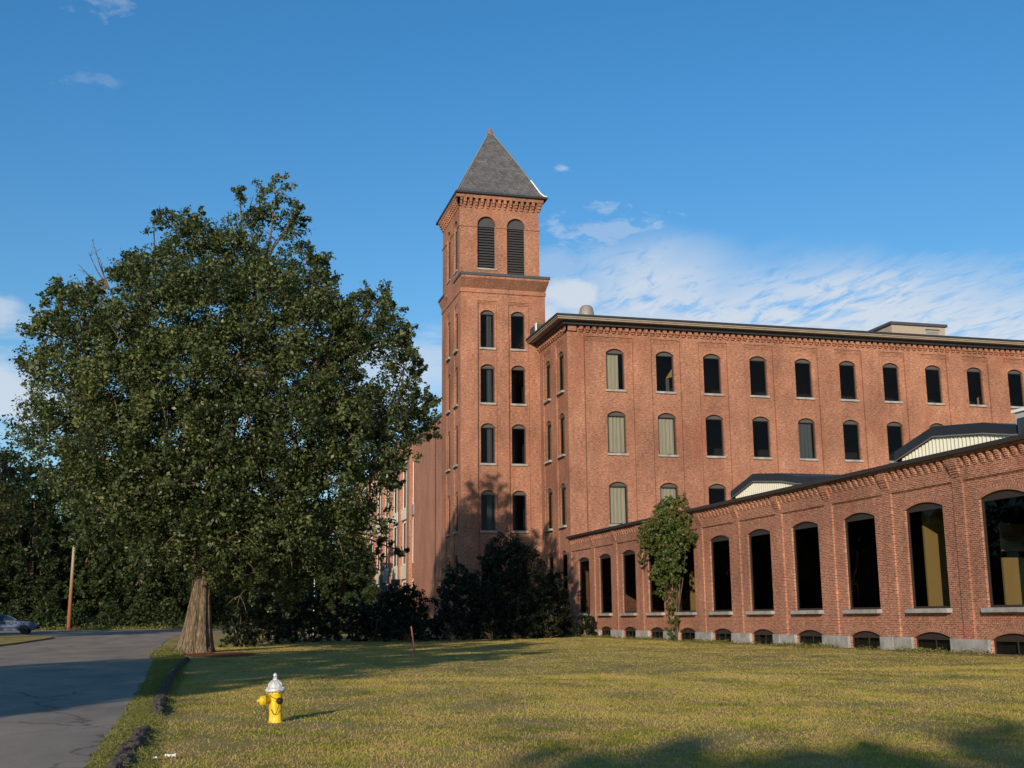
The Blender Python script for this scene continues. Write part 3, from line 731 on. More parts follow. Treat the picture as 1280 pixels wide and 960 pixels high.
# ------------------------------------------------------------------ the white-windowed range beyond the tower
far = empty('brick_range', (26, 132, 0), 'long brick mill range with tall pale windows, seen past the tower', 'building')
F_ = MB(); XF = 20.9; fr = Fr((XF, 0, 0), (0, 1, 0), (-1, 0, 0)); Zt = 19.7
wpoly(F_, fr, [(YB, 0), (107.2, 0), (107.2, Zt), (YB, Zt)], 'brick_far', .0)
wpoly(F_, fr, [(107.2, 0), (107.5, 0), (107.5, Zt), (107.2, Zt)], 'darkwood', -.3)
fcs = [119.8] + [124.6 + 6.4 * k for k in range(10)]
wpoly(F_, fr, [(107.5, 0), (118.4, 0), (118.4, Zt), (107.5, Zt)], 'brick_far', .0)
prev = 118.4
frow = [(1.2, 5.3, 5.5), (7.0, 11.6, 11.8), (13.0, 17.6, 17.8)]
for i, c in enumerate(fcs):
    w = 1.1 if i == 0 else 3.9
    b = c + w / 2 + .5
    holes_strip(F_, fr, prev + .001, c + w / 2 + .001, 0, Zt, -.1, 'brick_far', [(c - w / 2, c + w / 2, *r) for r in frow], reveal=.2, n=4, ring=0)
    wbox(F_, fr, c + w / 2, c + w / 2 + (1.0 if i else 1.6), 0, Zt, -.1, .25, 'brick_far'); prev = c + w / 2 + (1.0 if i else 1.6)
YE = prev
F_.box(XF, 40, YE - .1, YE, 0, Zt, 'brick_far'); F_.box(XF, 40, YB, YB + .1, 0, Zt, 'brick_far')
F_.build('wall', far)
B = MB(); B.box(XF - .15, 40, YB + .02, YE + .2, Zt, Zt + .28, 'lead'); B.build('roof', far)
B = MB()
for i, c in enumerate(fcs[1:]):
    for (z0, z1) in ((5.52, 6.98), (11.82, 12.98), (17.82, 18.6)): 
        B = MB(); wbox(B, fr, c - 1.95, c + 1.95, z0, z1, -.1, .05, 'cream'); B.build('spandrel', far)
B = MB(); wbox(B, fr, 119.2, 120.4, 11.9, 12.9, -.1, .02, 'stucco_grey'); B.build('stone_block', far)
for i, c in enumerate(fcs):
    w = 1.1 if i == 0 else 3.9
    for (zb, zs, za) in frow:
        add_window(far, fr, c, zb, w, zs, za, -.16, fw=.16 if i else .1, head='white', mull=i > 0, fm='white', sill=False, curt=('curtain', .02, .98, i * 3))
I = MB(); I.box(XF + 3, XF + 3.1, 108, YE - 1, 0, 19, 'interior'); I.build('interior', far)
# ------------------------------------------------------------------ terrain
def smooth(t): t = max(0., min(1., t)); return t * t * (3 - 2 * t)
def gh(x, y): return max(0., min(.65, .65 / 42 * (y - 70))) * (1 - smooth((x - 4) / 8.0))
def sheet(name, xs, ys, m, dz=0, inside=None, kind='structure', hfun=None):
    xs = list(xs); ys = list(ys); vs = []; fs = []
    for y in ys:
        for x in xs: vs.append((x, y, gh(x, y) + dz + (hfun(x, y) if hfun else 0)))
    n = len(xs)
    for j in range(len(ys) - 1):
        for i in range(n - 1):
            fs.append((j * n + i, j * n + i + 1, (j + 1) * n + i + 1, (j + 1) * n + i))
    me = bpy.data.meshes.new(name); me.from_pydata(vs, [], fs); me.materials.append(M[m]); me.update()
    me.polygons.foreach_set('use_smooth', [True] * len(fs))
    o = bpy.data.objects.new(name, me); link(o); tag(o, kind=kind); return o
fx = [-2500, -900, -400, -200, -120, -80, -60, -45] + list(range(-38, 30, 1)) + [32, 36, 42, 50, 60, 80, 110, 160, 250, 400, 900, 2500]
fy = [-900, -400, -200, -100, -60, -30, -15, -5] + list(range(0, 71, 2)) + list(range(71, 130, 1)) + [112 + 20, 140, 150, 170, 200, 260, 400, 900, 3000]
fy = sorted(set(fy))
sheet('ground', fx, fy, 'lawn')
def strip(name, rows, m, dz, n=14, kind='structure', wob=0):
    """rows: (y, xl, xr); ragged edges"""
    vs = []; fs = []; rr = random.Random(4)
    pts = []
    for (ya, la, ra), (yb, lb, rb) in zip(rows, rows[1:]):
        k = max(1, int((yb - ya) / .5)) if yb < 60 else max(1, int(round((yb - ya) / 1.0)))
        for i in range(k):
            t = i / k; pts.append((ya + (yb - ya) * t, la + (lb - la) * t, ra + (rb - ra) * t))
    pts.append(rows[-1])
    for y, l, r in pts:
        r2 = r + (rr.random() - .5) * wob; l2 = l + (rr.random() - .5) * wob
        for i in range(n + 1):
            x = l2 + (r2 - l2) * i / n; vs.append((x, y, gh(x, y) + dz))
    for j in range(len(pts) - 1):
        for i in range(n): fs.append((j * (n + 1) + i, j * (n + 1) + i + 1, (j + 1) * (n + 1) + i + 1, (j + 1) * (n + 1) + i))
    me = bpy.data.meshes.new(name); me.from_pydata(vs, [], fs); me.materials.append(M[m]); me.update()
    o = bpy.data.objects.new(name, me); link(o); tag(o, kind=kind); return o
strip('road', [(-60, -13, -1.0), (13, -13, -1.08), (20, -13, -1.1), (32, -13, -1.28), (43, -13, -1.5), (50, -13, -1.78), (60, -13, -1.95), (70, -13, -2.0), (76, -13, -2.0), (84, -13, -1.95), (90, -13, -1.4), (94, -13, -.2), (97, -13, 2.5)], 'asphalt', .012, wob=.14)
strip('cross_street', [(97.004, -160, 6), (104, -160, 9), (110.5, -160, 12)], 'asphalt', .016, n=30)
strip('street_verge', [(110.5, -160, 12), (112.4, -160, 12)], 'verge', .02, n=30)
strip('grass_island', [(67, -60, -14.2), (70, -60, -12.6), (72.5, -60, -11.3), (76, -60, -10.7), (80, -60, -10.3), (84, -60, -9.9), (87, -60, -9.7), (89.5, -60, -9.9), (92, -60, -10.8), (94, -60, -12.6), (96, -60, -16)], 'lawn', .11, n=40)
# low dark edge of the island
kb = MB(); ed = [(67, -14.2), (70, -12.6), (72.5, -11.3), (76, -10.7), (80, -10.3), (84, -9.9), (87, -9.7), (89.5, -9.9), (92, -10.8), (94, -12.6), (96, -16)]
for (a, xa), (b, xb) in zip(ed, ed[1:]):
    kb.poly([(xa, a, gh(xa, a) + .112), (xb, b, gh(xb, b) + .112), (xb + .05, b, gh(xb, b) + .0), (xa + .05, a, gh(xa, a) + .0)], 'dirt')
tag(kb.build('island_kerb'), kind='structure')
# mulch round the trunk and bare earth along the wing
def blob(name, cx, cy, rx, ry, m, dz=.008, seed=1, label=None):
    rr = random.Random(seed); vs = [(cx, cy, gh(cx, cy) + dz + .05)]; n = 40
    ph = [rr.random() * 6 for _ in range(4)]
    for ring, rad in ((1, .5), (2, 1.0)):
        for k in range(n):
            a = 2 * math.pi * k / n; w = 1 + .10 * math.sin(3 * a + ph[0]) + .07 * math.sin(7 * a + ph[1]) + .04 * math.sin(13 * a + ph[2])
            x, y = cx + rx * rad * w * math.cos(a), cy + ry * rad * w * math.sin(a); vs.append((x, y, gh(x, y) + dz + (.04 if ring == 1 else 0)))
    fs = [(0, 1 + k, 1 + (k + 1) % n) for k in range(n)] + [(1 + k, 1 + n + k, 1 + n + (k + 1) % n, 1 + (k + 1) % n) for k in range(n)]
    me = bpy.data.meshes.new(name); me.from_pydata(vs, [], fs); me.materials.append(M[m]); me.update()
    o = bpy.data.objects.new(name, me); link(o); tag(o, kind='structure'); return o
blob('mulch_bed', .9, 53.0, 1.6, 3.4, 'mulch', .012, 2)
strip('bare_earth', [(26, 26.7, 27.9)] + [(30 + 3 * k, 26.5 + .35 * math.sin(k * 1.7), 27.9) for k in range(18)] + [(86, 26.6, 27.9)], 'dirt', .008, n=4, wob=.5)

# ------------------------------------------------------------------ foliage
def leaf_mesh(name, C, size, m, tint, up=.35, asp=.62, seed=0):
    rng = np.random.default_rng(seed); n = len(C)
    nr = rng.normal(size=(n, 3)); nr[:, 2] = np.abs(nr[:, 2]) + up; nr /= np.linalg.norm(nr, axis=1)[:, None]
    a = rng.normal(size=(n, 3)); a -= nr * (a * nr).sum(1)[:, None]; a /= np.linalg.norm(a, axis=1)[:, None]
    b = np.cross(nr, a); s = (size * rng.uniform(.6, 1.35, n))[:, None]
    V = np.empty((n, 4, 3)); V[:, 0] = C - a * s * .5; V[:, 1] = C + b * s * asp * .5 + nr * s * .10; V[:, 2] = C + a * s * .5; V[:, 3] = C - b * s * asp * .5 + nr * s * .10
    me = bpy.data.meshes.new(name); me.vertices.add(n * 4); me.vertices.foreach_set('co', V.ravel().astype('f'))
    me.loops.add(n * 4); me.loops.foreach_set('vertex_index', np.arange(n * 4, dtype='i'))
    me.polygons.add(n); me.polygons.foreach_set('loop_start', np.arange(0, n * 4, 4, dtype='i')); me.polygons.foreach_set('loop_total', np.full(n, 4, 'i'))
    at = me.attributes.new('tint', 'FLOAT', 'FACE'); at.data.foreach_set('value', np.clip(tint, 0, 1).astype('f'))
    me.materials.append(M[m]); me.update(calc_edges=True); return me
def cloud(lumps, dens, seed=0, spray=.5, shell=.62, twig=34, flat=1.0, wid=.20):
    """leaf positions: sprays of leaves pushed out from each lump"""
    rng = np.random.default_rng(seed); out = []; tin = []
    for L in lumps:
        c = np.array(L[:3]); r = L[3]; nt_ = max(5, int(dens * r * r / twig)); lt = rng.normal() * .10
        d = rng.normal(size=(nt_, 3)); d[:, 2] += .25; d /= np.linalg.norm(d, axis=1)[:, None]
        base = c + d * (r * rng.uniform(shell - .25, shell + .22, nt_))[:, None] * np.array([1, 1, flat])
        dirn = d + rng.normal(size=(nt_, 3)) * .45 + np.array([0, 0, .25]); dirn /= np.linalg.norm(dirn, axis=1)[:, None]
        ln = rng.uniform(.35, 1.0, nt_) * spray * min(1.5, r)
        t = rng.uniform(0, 1, (nt_, twig)); wd = wid * (1 - .45 * t)[..., None] * spray / .5
        p = base[:, None] + dirn[:, None] * (ln[:, None] * t)[..., None] + rng.normal(size=(nt_, twig, 3)) * wd * min(1.2, max(.35, r * .7))
        out.append(p.reshape(-1, 3)); tt = rng.normal(.42, .2, (nt_, twig)) + (rng.normal(0, .12, nt_))[:, None] + lt; tin.append(tt.ravel())
    return np.concatenate(out), np.concatenate(tin)
def tree(name, base, lumps, label, cat='tree', group=None, leaf='leaf2', size=.3, dens=160, seed=1, trunk_r=.35, trunk_top=None, limbs=5, rz=None, spray=.55):
    t = empty(name, base, label, cat, group)
    C, ti = cloud(lumps, dens, seed, spray); C -= np.array(base)
    o = bpy.data.objects.new('crown', leaf_mesh('crown', C, size, leaf, ti, seed=seed)); link(o, t)
    B = MB(); bx, by, bz = base; zs = [l[2] for l in lumps]; tt = trunk_top or (min(zs) + max(zs)) / 2
    B.tube([(bx, by, bz - .3), (bx + .05, by, bz + .6), (bx - .1, by, bz + (tt - bz) * .5), (bx, by, tt)], [trunk_r * 1.35, trunk_r, trunk_r * .8, trunk_r * .4], 'bark', 9)
    rr = random.Random(seed); ls = sorted(lumps, key=lambda l: -l[3])[:limbs * 3]
    for l in ls:
        z0 = bz + (tt - bz) * rr.uniform(.35, .95); q = Vector(l[:3]); p = Vector((bx, by, z0)); m_ = p.lerp(q, .5) + Vector((0, 0, -.3))
        B.tube([p, m_, q], [trunk_r * .42, trunk_r * .25, .04], 'bark', 6, False)
    B.build('trunk', t, True); return t
def crown_lumps(x, y, z0, z1, r, n, seed, taper=.55, lr=.42):
    rr = random.Random(seed); out = []
    for i in range(n):
        t = (i + .5) / n; z = z0 + (z1 - z0) * t; prof = (math.sin(math.pi * min(1, (t * (.80 if taper > .5 else .58) + .16)))) ** taper * r
        a = i * 2.39996 + rr.random() * .7; k = prof * rr.uniform(.35, .85)
        out.append((x + k * math.cos(a), y + k * math.sin(a), z, r * lr * rr.uniform(.75, 1.2) * (1 - .35 * t)))
    return out

# the great maple
MAIN = [(3.03, 60.4, 23.86, 1.01), (1.7, 60.59, 22.83, 1.1), (4.06, 60.67, 22.69, 0.85), (3.14, 60.91, 21.35, 1.53), (-2.2, 60.58, 21.5, 1.1), (-3.15, 60.88, 21.83, 0.55), (-1.13, 59.45, 20.05, 1.58), (-1.12, 58.8, 19.84, 1.56), (0.88, 60.14, 19.98, 1.77), (0.86, 58.8, 19.56, 1.73), (4.78, 60.91, 20.13, 1.11), (4.61, 58.8, 19.49, 1.07), (4.85, 54.3, 17.04, 0.99), (5.66, 63.3, 19.61, 1.15), (5.26, 58.8, 18.33, 1.07), (1.16, 60.44, 23.71, 0.38), (-0.82, 60.84, 22.13, 0.51), (-3.65, 54.65, 17.09, 0.99), (-4.21, 62.95, 19.45, 1.15), (-3.93, 58.8, 18.27, 1.07), (-2.36, 54.12, 16.45, 1.7), (-2.77, 63.48, 19.03, 2.0), (-2.57, 58.8, 17.74, 1.85), (-0.2, 53.63, 15.69, 2.06), (-0.24, 63.97, 18.42, 2.46), (-0.22, 58.8, 17.05, 2.26), (2.31, 53.74, 16.25, 1.88), (2.74, 63.86, 19.03, 2.23), (2.52, 58.8, 17.64, 2.06), (4.37, 53.79, 15.03, 1.58), (5.18, 63.81, 17.56, 1.88), (4.78, 58.8, 16.3, 1.73), (5.9, 54.3, 15.84, 0.95), (6.88, 63.3, 18.21, 1.11), (6.39, 58.8, 17.03, 1.03), (-6.68, 55.93, 16.1, 1.02), (-7.36, 61.67, 17.59, 1.12), (-5.84, 55.13, 14.99, 1.47), (-6.61, 62.47, 16.78, 1.66), (-7.27, 56.03, 14.37, 1.18), (-7.99, 61.57, 15.64, 1.29), (-5.3, 55.18, 16.48, 0.62), (-6.0, 62.42, 18.44, 0.7), (-3.98, 54.13, 13.91, 1.82), (-4.66, 63.47, 16.05, 2.13), (-4.32, 58.8, 14.98, 1.98), (-8.05, 57.87, 13.21, 0.89), (-6.53, 55.3, 12.0, 1.63), (-7.35, 62.3, 13.33, 1.83), (-4.18, 54.09, 11.5, 2.08), (-4.91, 63.51, 13.24, 2.44), (-4.55, 58.8, 12.37, 2.26), (-1.47, 53.39, 12.58, 2.24), (-1.76, 64.21, 14.82, 2.7), (-1.62, 58.8, 13.7, 2.47), (1.31, 53.23, 13.04, 2.24), (1.59, 64.37, 15.46, 2.7), (1.45, 58.8, 14.25, 2.47), (3.85, 53.44, 12.64, 1.72), (4.62, 64.16, 14.88, 2.07), (4.24, 58.8, 13.76, 1.89), (6.1, 54.13, 14.43, 1.14), (7.16, 63.47, 16.67, 1.33), (6.63, 58.8, 15.55, 1.23), (7.65, 55.06, 16.46, 1.0), (8.69, 62.54, 18.49, 1.14), (8.59, 55.48, 16.38, 0.62), (9.61, 62.12, 18.16, 0.7), (8.29, 54.99, 14.55, 1.39), (9.44, 62.61, 16.36, 1.58), (9.22, 55.61, 15.35, 0.51), (10.27, 61.99, 16.94, 0.56), (9.19, 55.34, 13.47, 0.97), (10.34, 62.26, 14.97, 1.09), (10.04, 55.9, 13.63, 0.39), (11.08, 61.7, 14.88, 0.43), (8.06, 54.71, 11.53, 1.38), (9.26, 62.89, 13.03, 1.58), (9.96, 55.79, 11.79, 0.94), (11.03, 61.81, 12.9, 1.04), (11.28, 58.73, 12.57, 0.45), (10.07, 55.96, 10.75, 0.94), (11.1, 61.64, 11.68, 1.04), (9.05, 55.43, 9.53, 1.09), (10.15, 62.17, 10.51, 1.22), (10.89, 58.19, 10.71, 0.53), (-6.97, 55.87, 9.88, 1.64), (-7.7, 61.73, 10.76, 1.81), (-4.41, 54.43, 9.02, 2.21), (-5.11, 63.17, 10.22, 2.56), (-4.76, 58.8, 9.62, 2.39), (-1.68, 53.51, 9.68, 2.25), (-2.01, 64.09, 11.3, 2.69), (-1.85, 58.8, 10.49, 2.47), (1.07, 53.23, 10.09, 2.24), (1.29, 64.37, 11.89, 2.7), (1.18, 58.8, 10.99, 2.47), (3.93, 53.51, 9.86, 2.06), (4.71, 64.09, 11.51, 2.47), (4.32, 58.8, 10.68, 2.26), (6.57, 54.21, 9.86, 1.82), (7.69, 63.39, 11.27, 2.13), (7.13, 58.8, 10.57, 1.98), (-5.41, 55.4, 7.5, 1.63), (-6.08, 62.2, 8.23, 1.83), (-2.95, 54.31, 7.25, 1.82), (-3.44, 63.29, 8.2, 2.13), (-3.19, 58.8, 7.72, 1.98), (-0.21, 53.7, 7.41, 2.07), (-0.25, 63.9, 8.54, 2.46), (-0.23, 58.8, 7.98, 2.26), (2.58, 53.7, 7.47, 2.07), (3.08, 63.9, 8.6, 2.46), (2.83, 58.8, 8.04, 2.26), (5.51, 54.26, 7.59, 1.9), (6.43, 63.34, 8.61, 2.22), (5.97, 58.8, 8.1, 2.06), (7.77, 55.06, 7.99, 1.27), (8.83, 62.54, 8.87, 1.44), (8.71, 55.66, 7.77, 0.55), (9.7, 61.94, 8.48, 0.61), (1.62, 54.32, 5.35, 1.71), (1.89, 63.28, 5.98, 1.99), (1.76, 58.8, 5.66, 1.85), (3.78, 54.63, 5.21, 1.72), (4.36, 62.97, 5.77, 1.98), (4.07, 58.8, 5.49, 1.85), (6.03, 55.19, 5.45, 1.54), (6.82, 62.41, 5.97, 1.75), (7.66, 55.7, 6.07, 1.01), (8.52, 61.9, 6.58, 1.13), (8.93, 58.91, 5.3, 0.74), (9.8, 58.98, 4.75, 0.33), (7.1, 57.63, 4.27, 0.89), (8.19, 58.12, 4.14, 0.57), (2.79, 55.35, 3.61, 1.28), (3.14, 62.25, 3.87, 1.44), (4.83, 55.83, 3.63, 1.02), (5.35, 61.77, 3.85, 1.12), (0.77, 54.56, 4.82, 1.22), (0.89, 63.04, 5.33, 1.41), (0.83, 58.8, 5.08, 1.32), (-2.21, 54.65, 5.69, 1.15), (-2.54, 62.95, 6.33, 1.32), (-2.37, 58.8, 6.01, 1.23), (-3.78, 55.01, 6.23, 1.08), (-4.31, 62.59, 6.89, 1.23), (5.92, 53.91, 12.64, 1.13), (7.0, 63.69, 14.66, 1.34), (6.46, 58.8, 13.65, 1.23), (5.57, 53.8, 11.27, 1.13), (6.6, 63.8, 13.09, 1.34), (6.09, 58.8, 12.18, 1.23), (6.7, 54.3, 14.31, 0.99), (7.8, 63.3, 16.43, 1.15), (7.25, 58.8, 15.37, 1.07), (7.02, 54.29, 10.84, 1.14), (8.18, 63.31, 12.39, 1.33), (7.6, 58.8, 11.61, 1.23), (-1.65, 55.12, 4.48, 1.0), (-1.87, 62.48, 4.88, 1.14), (-0.42, 55.06, 4.13, 0.85), (-0.47, 62.54, 4.48, 0.96), (-2.87, 55.44, 4.67, 0.93), (-3.22, 62.16, 5.05, 1.04), (0.58, 55.21, 3.71, 0.93), (0.66, 62.39, 3.99, 1.05), (-0.98, 54.52, 5.34, 1.3), (-1.14, 63.08, 5.94, 1.5), (-1.06, 58.8, 5.64, 1.4), (0.03, 54.16, 5.86, 1.36), (0.04, 63.44, 6.6, 1.6), (0.03, 58.8, 6.23, 1.48), (1.69, 54.93, 4.13, 1.15), (1.92, 62.67, 4.5, 1.32), (-5.02, 56.24, 5.42, 1.02), (-5.48, 61.36, 5.78, 1.12), (3.68, 56.32, 2.65, 0.95), (4.0, 61.28, 2.75, 1.03), (1.78, 56.13, 2.54, 0.86), (1.95, 61.47, 2.64, 0.95)]
mt = empty('maple_tree', (-.05, 57, 0), 'huge dark green maple with a thick furrowed trunk standing beside the road bend', 'tree')
C, ti = cloud([(x, y, z, r * .96) for x, y, z, r in MAIN], 760, 3, spray=.70, twig=46, shell=.66, wid=.13)
ti = np.where(np.random.default_rng(5).uniform(0, 1, len(ti)) < .10, .95, ti)
keep = ~((np.abs(C[:, 0] - .0) < 2.2) & (C[:, 2] < 2.9) & (C[:, 1] < 60))
C, ti = C[keep], ti[keep]
o = bpy.data.objects.new('crown', leaf_mesh('crown', C - np.array([-.05, 57, 0]), .18, 'leaf', ti, up=.1, seed=5)); link(o, mt)
def trunk_mesh():
    B = MB(); n = 44; prof = [(-.3, .90), (0, .80), (.12, .75), (.3, .70), (.6, .66), (1.0, .61), (1.5, .55), (2.0, .49), (2.5, .43), (3.0, .42), (3.6, .40), (4.6, .38), (6.0, .34)]
    rr = random.Random(2); ph = [rr.random() * 6.3 for _ in range(6)]; rings = []
    for z, r in prof:
        cx_ = min(-.10 + .05 * z, .05)
        ring = []
        for k in range(n):
            a = 2 * math.pi * k / n
            w = 1 + .075 * math.sin(5 * a + ph[0]) * max(.25, 1 - z / 4) + .05 * math.sin(9 * a + ph[1] + z * .3) + .03 * math.sin(17 * a + ph[2]) + .14 * max(0, math.sin(2.5 * a + ph[3])) * max(0, 1 - z / 1.2)
            if 5.35 < a < 5.75 and z > .2: w *= .86        # the dark cleft on the right of the trunk
            ring.append((cx_ + r * w * math.cos(a), 57 + r * w * math.sin(a), z))
        rings.append(ring)
    for i in range(len(rings) - 1):
        for k in range(n): B.poly([rings[i][k], rings[i][(k + 1) % n], rings[i + 1][(k + 1) % n], rings[i + 1][k]], 'bark')
    return B
B = trunk_mesh(); tr_ = B.build('trunk', mt, False)
bm_ = tr_.data
B = MB(); rr = random.Random(9)
top = Vector((.12, 57, 4.4))
hubs = [(-5.5, 57.5, 11.5), (-3.2, 60.5, 16.5), (2.2, 60, 18.5), (5.5, 58, 14.5), (8.6, 58, 11), (1.0, 54.5, 13), (-1.5, 61, 10), (4.5, 60, 7.5), (-4, 56, 7.5)]
for h in hubs:
    h = Vector(h); mid = top.lerp(h, .45) + Vector((rr.uniform(-.4, .4), rr.uniform(-.4, .4), .8))
    B.tube([Vector((.1, 57, 3.0 + rr.random() * 1.6)), top.lerp(mid, .5), mid, h], [.26, .22, .17, .10], 'bark', 8, False)
for l in MAIN:
    q = Vector(l[:3]); h = Vector(min(hubs, key=lambda h: (Vector(h) - q).length)); mid = h.lerp(q, .55) + Vector((rr.uniform(-.3, .3), rr.uniform(-.3, .3), -.25))
    B.tube([h, mid, q], [.09, .06, .025], 'bark', 5, False)
    for _ in range(3):
        e = q + Vector((rr.gauss(0, 1), rr.gauss(0, 1), rr.gauss(.3, .8))).normalized() * l[3] * .9
        B.tube([q, q.lerp(e, .5) + Vector((0, 0, .1)), e], [.03, .02, .008], 'bark', 4, False)
# bare twigs in the notch of the crown, on the left, and the stub with a pale scar on the trunk
tw = Vector((-5.0, 59, 17.6))
for dx, dz in ((-1.5, 1.1), (-1.1, 1.9), (-.5, 1.5), (-1.9, .3), (-.9, 2.4)):
    e = tw + Vector((dx, rr.uniform(-.4, .4), dz)); mm = tw.lerp(e, .55) + Vector((0, 0, -.15)); B.tube([tw, mm, e], [.05, .03, .01], 'bark', 5, False)
    for _ in range(3):
        s = mm.lerp(e, rr.random()); B.tube([s, s + Vector((rr.uniform(-.4, .4), 0, rr.uniform(.1, .5)))], [.015, .006], 'bark', 4, False)
B.tube([(.1, 57, 3.4), (-.2, 56.5, 3.9), (-.35, 56.2, 4.5)], [.10, .07, .04], 'bark', 8)
B.build('branches', mt, True)
B = MB(); B.lathe([(.02, 0), (.12, .01), (.13, .03)], 'paper', 12, (0, 0, 0), 'y'); s_ = B.build('scar', mt); s_.location = (-.37 + .05, -1.02, 4.35); s_.scale = (.5, 1, 1.2)

# woods behind the cross street
WG = 'trees of the wood behind the street'
def wt(x, y, H, r, seed, label, leaf='leaf2', n=34, z0=.8, size=.36, dens=230, name='woodland_tree', group=WG):
    b = (x, y, gh(x, y)); return tree(name, b, crown_lumps(x, y, b[2] + z0, b[2] + H * .93, r, n, seed), label, 'tree', group, leaf, size, dens, seed, .28, b[2] + H * .7)
wt(-20.5, 122, 18, 5.2, 31, 'tall woodland tree at the frame edge behind the parked cruiser')
wt(-15.6, 121, 16.5, 4.8, 32, 'dark woodland tree just left of the leaning wooden pole')
wt(-10.2, 122, 15.0, 4.6, 33, 'woodland tree directly behind the leaning wooden pole', 'leaf3')
wt(-5.4, 120, 14.0, 4.4, 34, 'paler woodland tree between the wooden pole and the maple trunk', 'leaf3')
wt(-1.0, 121, 14.0, 4.2, 35, 'woodland tree seen just left of the maple trunk', 'leaf2')
wt(4.2, 118, 13.5, 4.4, 36, 'woodland tree seen just right of the maple trunk', 'leaf2')
wt(9.0, 122, 12.5, 4.2, 37, 'bright green woodland tree behind the hanging flag', 'leaf3')
wt(14.5, 126, 13.0, 4.2, 38, 'woodland tree in front of the white windows of the brick range', 'leaf2')
wt(-12.6, 133, 21.0, 6.0, 39, 'tallest woodland tree rising behind the front row', 'leaf2', dens=90)
wt(-2.5, 134, 20.0, 6.0, 40, 'woodland tree of the back row behind the maple crown', 'leaf2', dens=90)
wt(-24.5, 131, 22.0, 6.0, 41, 'woodland tree of the back row at the far left', 'leaf2', dens=90)
wt(-19.0, 142, 19.0, 6.0, 43, 'woodland tree of the last row behind the pole', 'leaf2', dens=70)
wt(-8.0, 143, 18.0, 6.0, 44, 'woodland tree of the last row, left of the maple trunk', 'leaf2', dens=70)
wt(4.0, 136, 15.0, 6.0, 45, 'woodland tree of the last row, right of the maple trunk', 'leaf2', dens=70)
wt(12.0, 138, 14.0, 5.5, 46, 'woodland tree of the last row near the brick range', 'leaf2', dens=70)
wt(-15.6, 83, 15.0, 4.4, 42, 'ruddy-leaved tree on the grass island reaching in at the left edge', 'leafr', n=34, z0=4.2, size=.24, dens=230, name='maple_tree', group=None)
# brush along the verge
rng = np.random.default_rng(8); n = 60000
X = rng.uniform(-30, 24, n); Hh = 1.2 + 2.6 * (np.sin(X * .9) * .5 + .5) * (np.sin(X * .37 + 2) * .5 + .5) + 1.4 * (np.sin(X * 2.3 + 1) * .5 + .5); t = rng.uniform(0, 1, n)
Cb = np.stack([X, 113.4 + rng.uniform(0, 4, n) + t * 1.5, np.where(X < 5, .65, .1) + t * Hh], 1)
o = bpy.data.objects.new('undergrowth', leaf_mesh('undergrowth', Cb, .30, 'leaf3', rng.normal(.35, .28, n), seed=4)); link(o); tag(o, 'leafy undergrowth along the foot of the wood', 'undergrowth', None, 'stuff')
n = 90000; X = rng.uniform(-60, 30, n); Hh = 12 + 3 * np.sin(X * .21) + 2.5 * np.sin(X * .57 + 1) + 1.2 * np.sin(X * 1.3); t = rng.uniform(0, 1, n) ** .8
Cb = np.stack([X, 150 + rng.uniform(0, 8, n), t * Hh + rng.normal(0, .4, n)], 1)
o = bpy.data.objects.new('far_woods', leaf_mesh('far_woods', Cb, .75, 'leaf2', rng.normal(.35, .25, n), seed=14)); link(o); tag(o, 'far mass of woods filling in behind the rows of trees', 'woods', None, 'stuff')
n = 5000; X = rng.uniform(-30, 5, n); Cb = np.stack([X, rng.uniform(111.8, 113.4, n), .66 + np.abs(rng.normal(0, .16, n))], 1)
o = bpy.data.objects.new('verge_grass', leaf_mesh('verge_grass', Cb, .2, 'weed', rng.normal(.6, .25, n), up=-.2, asp=.3, seed=4)); link(o); tag(o, 'dry grass fringe along the street verge', 'grass', None, 'stuff')

# shrubs in front of the mill
def shrub(x, y, r, H, seed, label, leaf='leafs', size=.17, dens=520, n=None, name='shrub'):
    b = (x, y, gh(x, y)); t = empty(name, b, label, 'shrub', 'dark shrubs massed in front of the tower')
    rr = random.Random(seed); L = []; n = n or int(10 + r * 5)
    for i in range(n):
        t_ = (i + .5) / n; z = H * (.05 + .83 * t_); a = i * 2.4 + rr.random() * .5; k = r * .62 * math.sqrt(max(.04, 1 - t_ ** 2.2)) * rr.uniform(.7, 1.1)
        L.append((x + k * math.cos(a), y + k * math.sin(a), b[2] + z, min(r * .42, H * .26) * rr.uniform(.85, 1.15)))
    C, ti = cloud(L, dens, seed, .4); C -= np.array(b)
    o = bpy.data.objects.new('foliage', leaf_mesh('foliage', C, size, leaf, ti, seed=seed)); link(o, t)
    B = MB()
    for k in range(6):
        q = Vector(L[(k * 3) % len(L)][:3]); B.tube([(x + rr.uniform(-.25, .25), y + rr.uniform(-.2, .2), b[2] - .1), (x * .6 + q.x * .4, y * .6 + q.y * .4, b[2] + (q.z - b[2]) * .5), q], [.07, .05, .02], 'bark', 5, False)
    B.build('stem', t, True)
shrub(21.2, 81.6, 3.2, 7.2, 51, 'tallest dark shrub, tree-sized, in front of the tower base')
shrub(25.2, 84.0, 2.2, 4.9, 52, 'dark shrub in the corner between the tall shrub and the wing')
shrub(17.6, 80.4, 2.6, 4.9, 53, 'dark shrub between the tall shrub and the dome-shaped one')
shrub(13.3, 79.4, 2.8, 3.5, 54, 'smooth dome-shaped dark shrub below the white windows', dens=700)
shrub(23.4, 79.6, 1.6, 2.6, 61, 'low shrub with reddish leaves at the foot of the tall shrub', dens=600)
shrub(19.0, 77.9, 1.6, 1.9, 62, 'low sprawling shrub at the lawn edge below the tower', dens=600)
shrub(15.9, 76.4, 1.7, 2.1, 63, 'low shrub at the lawn edge behind the thin red stake', dens=600)
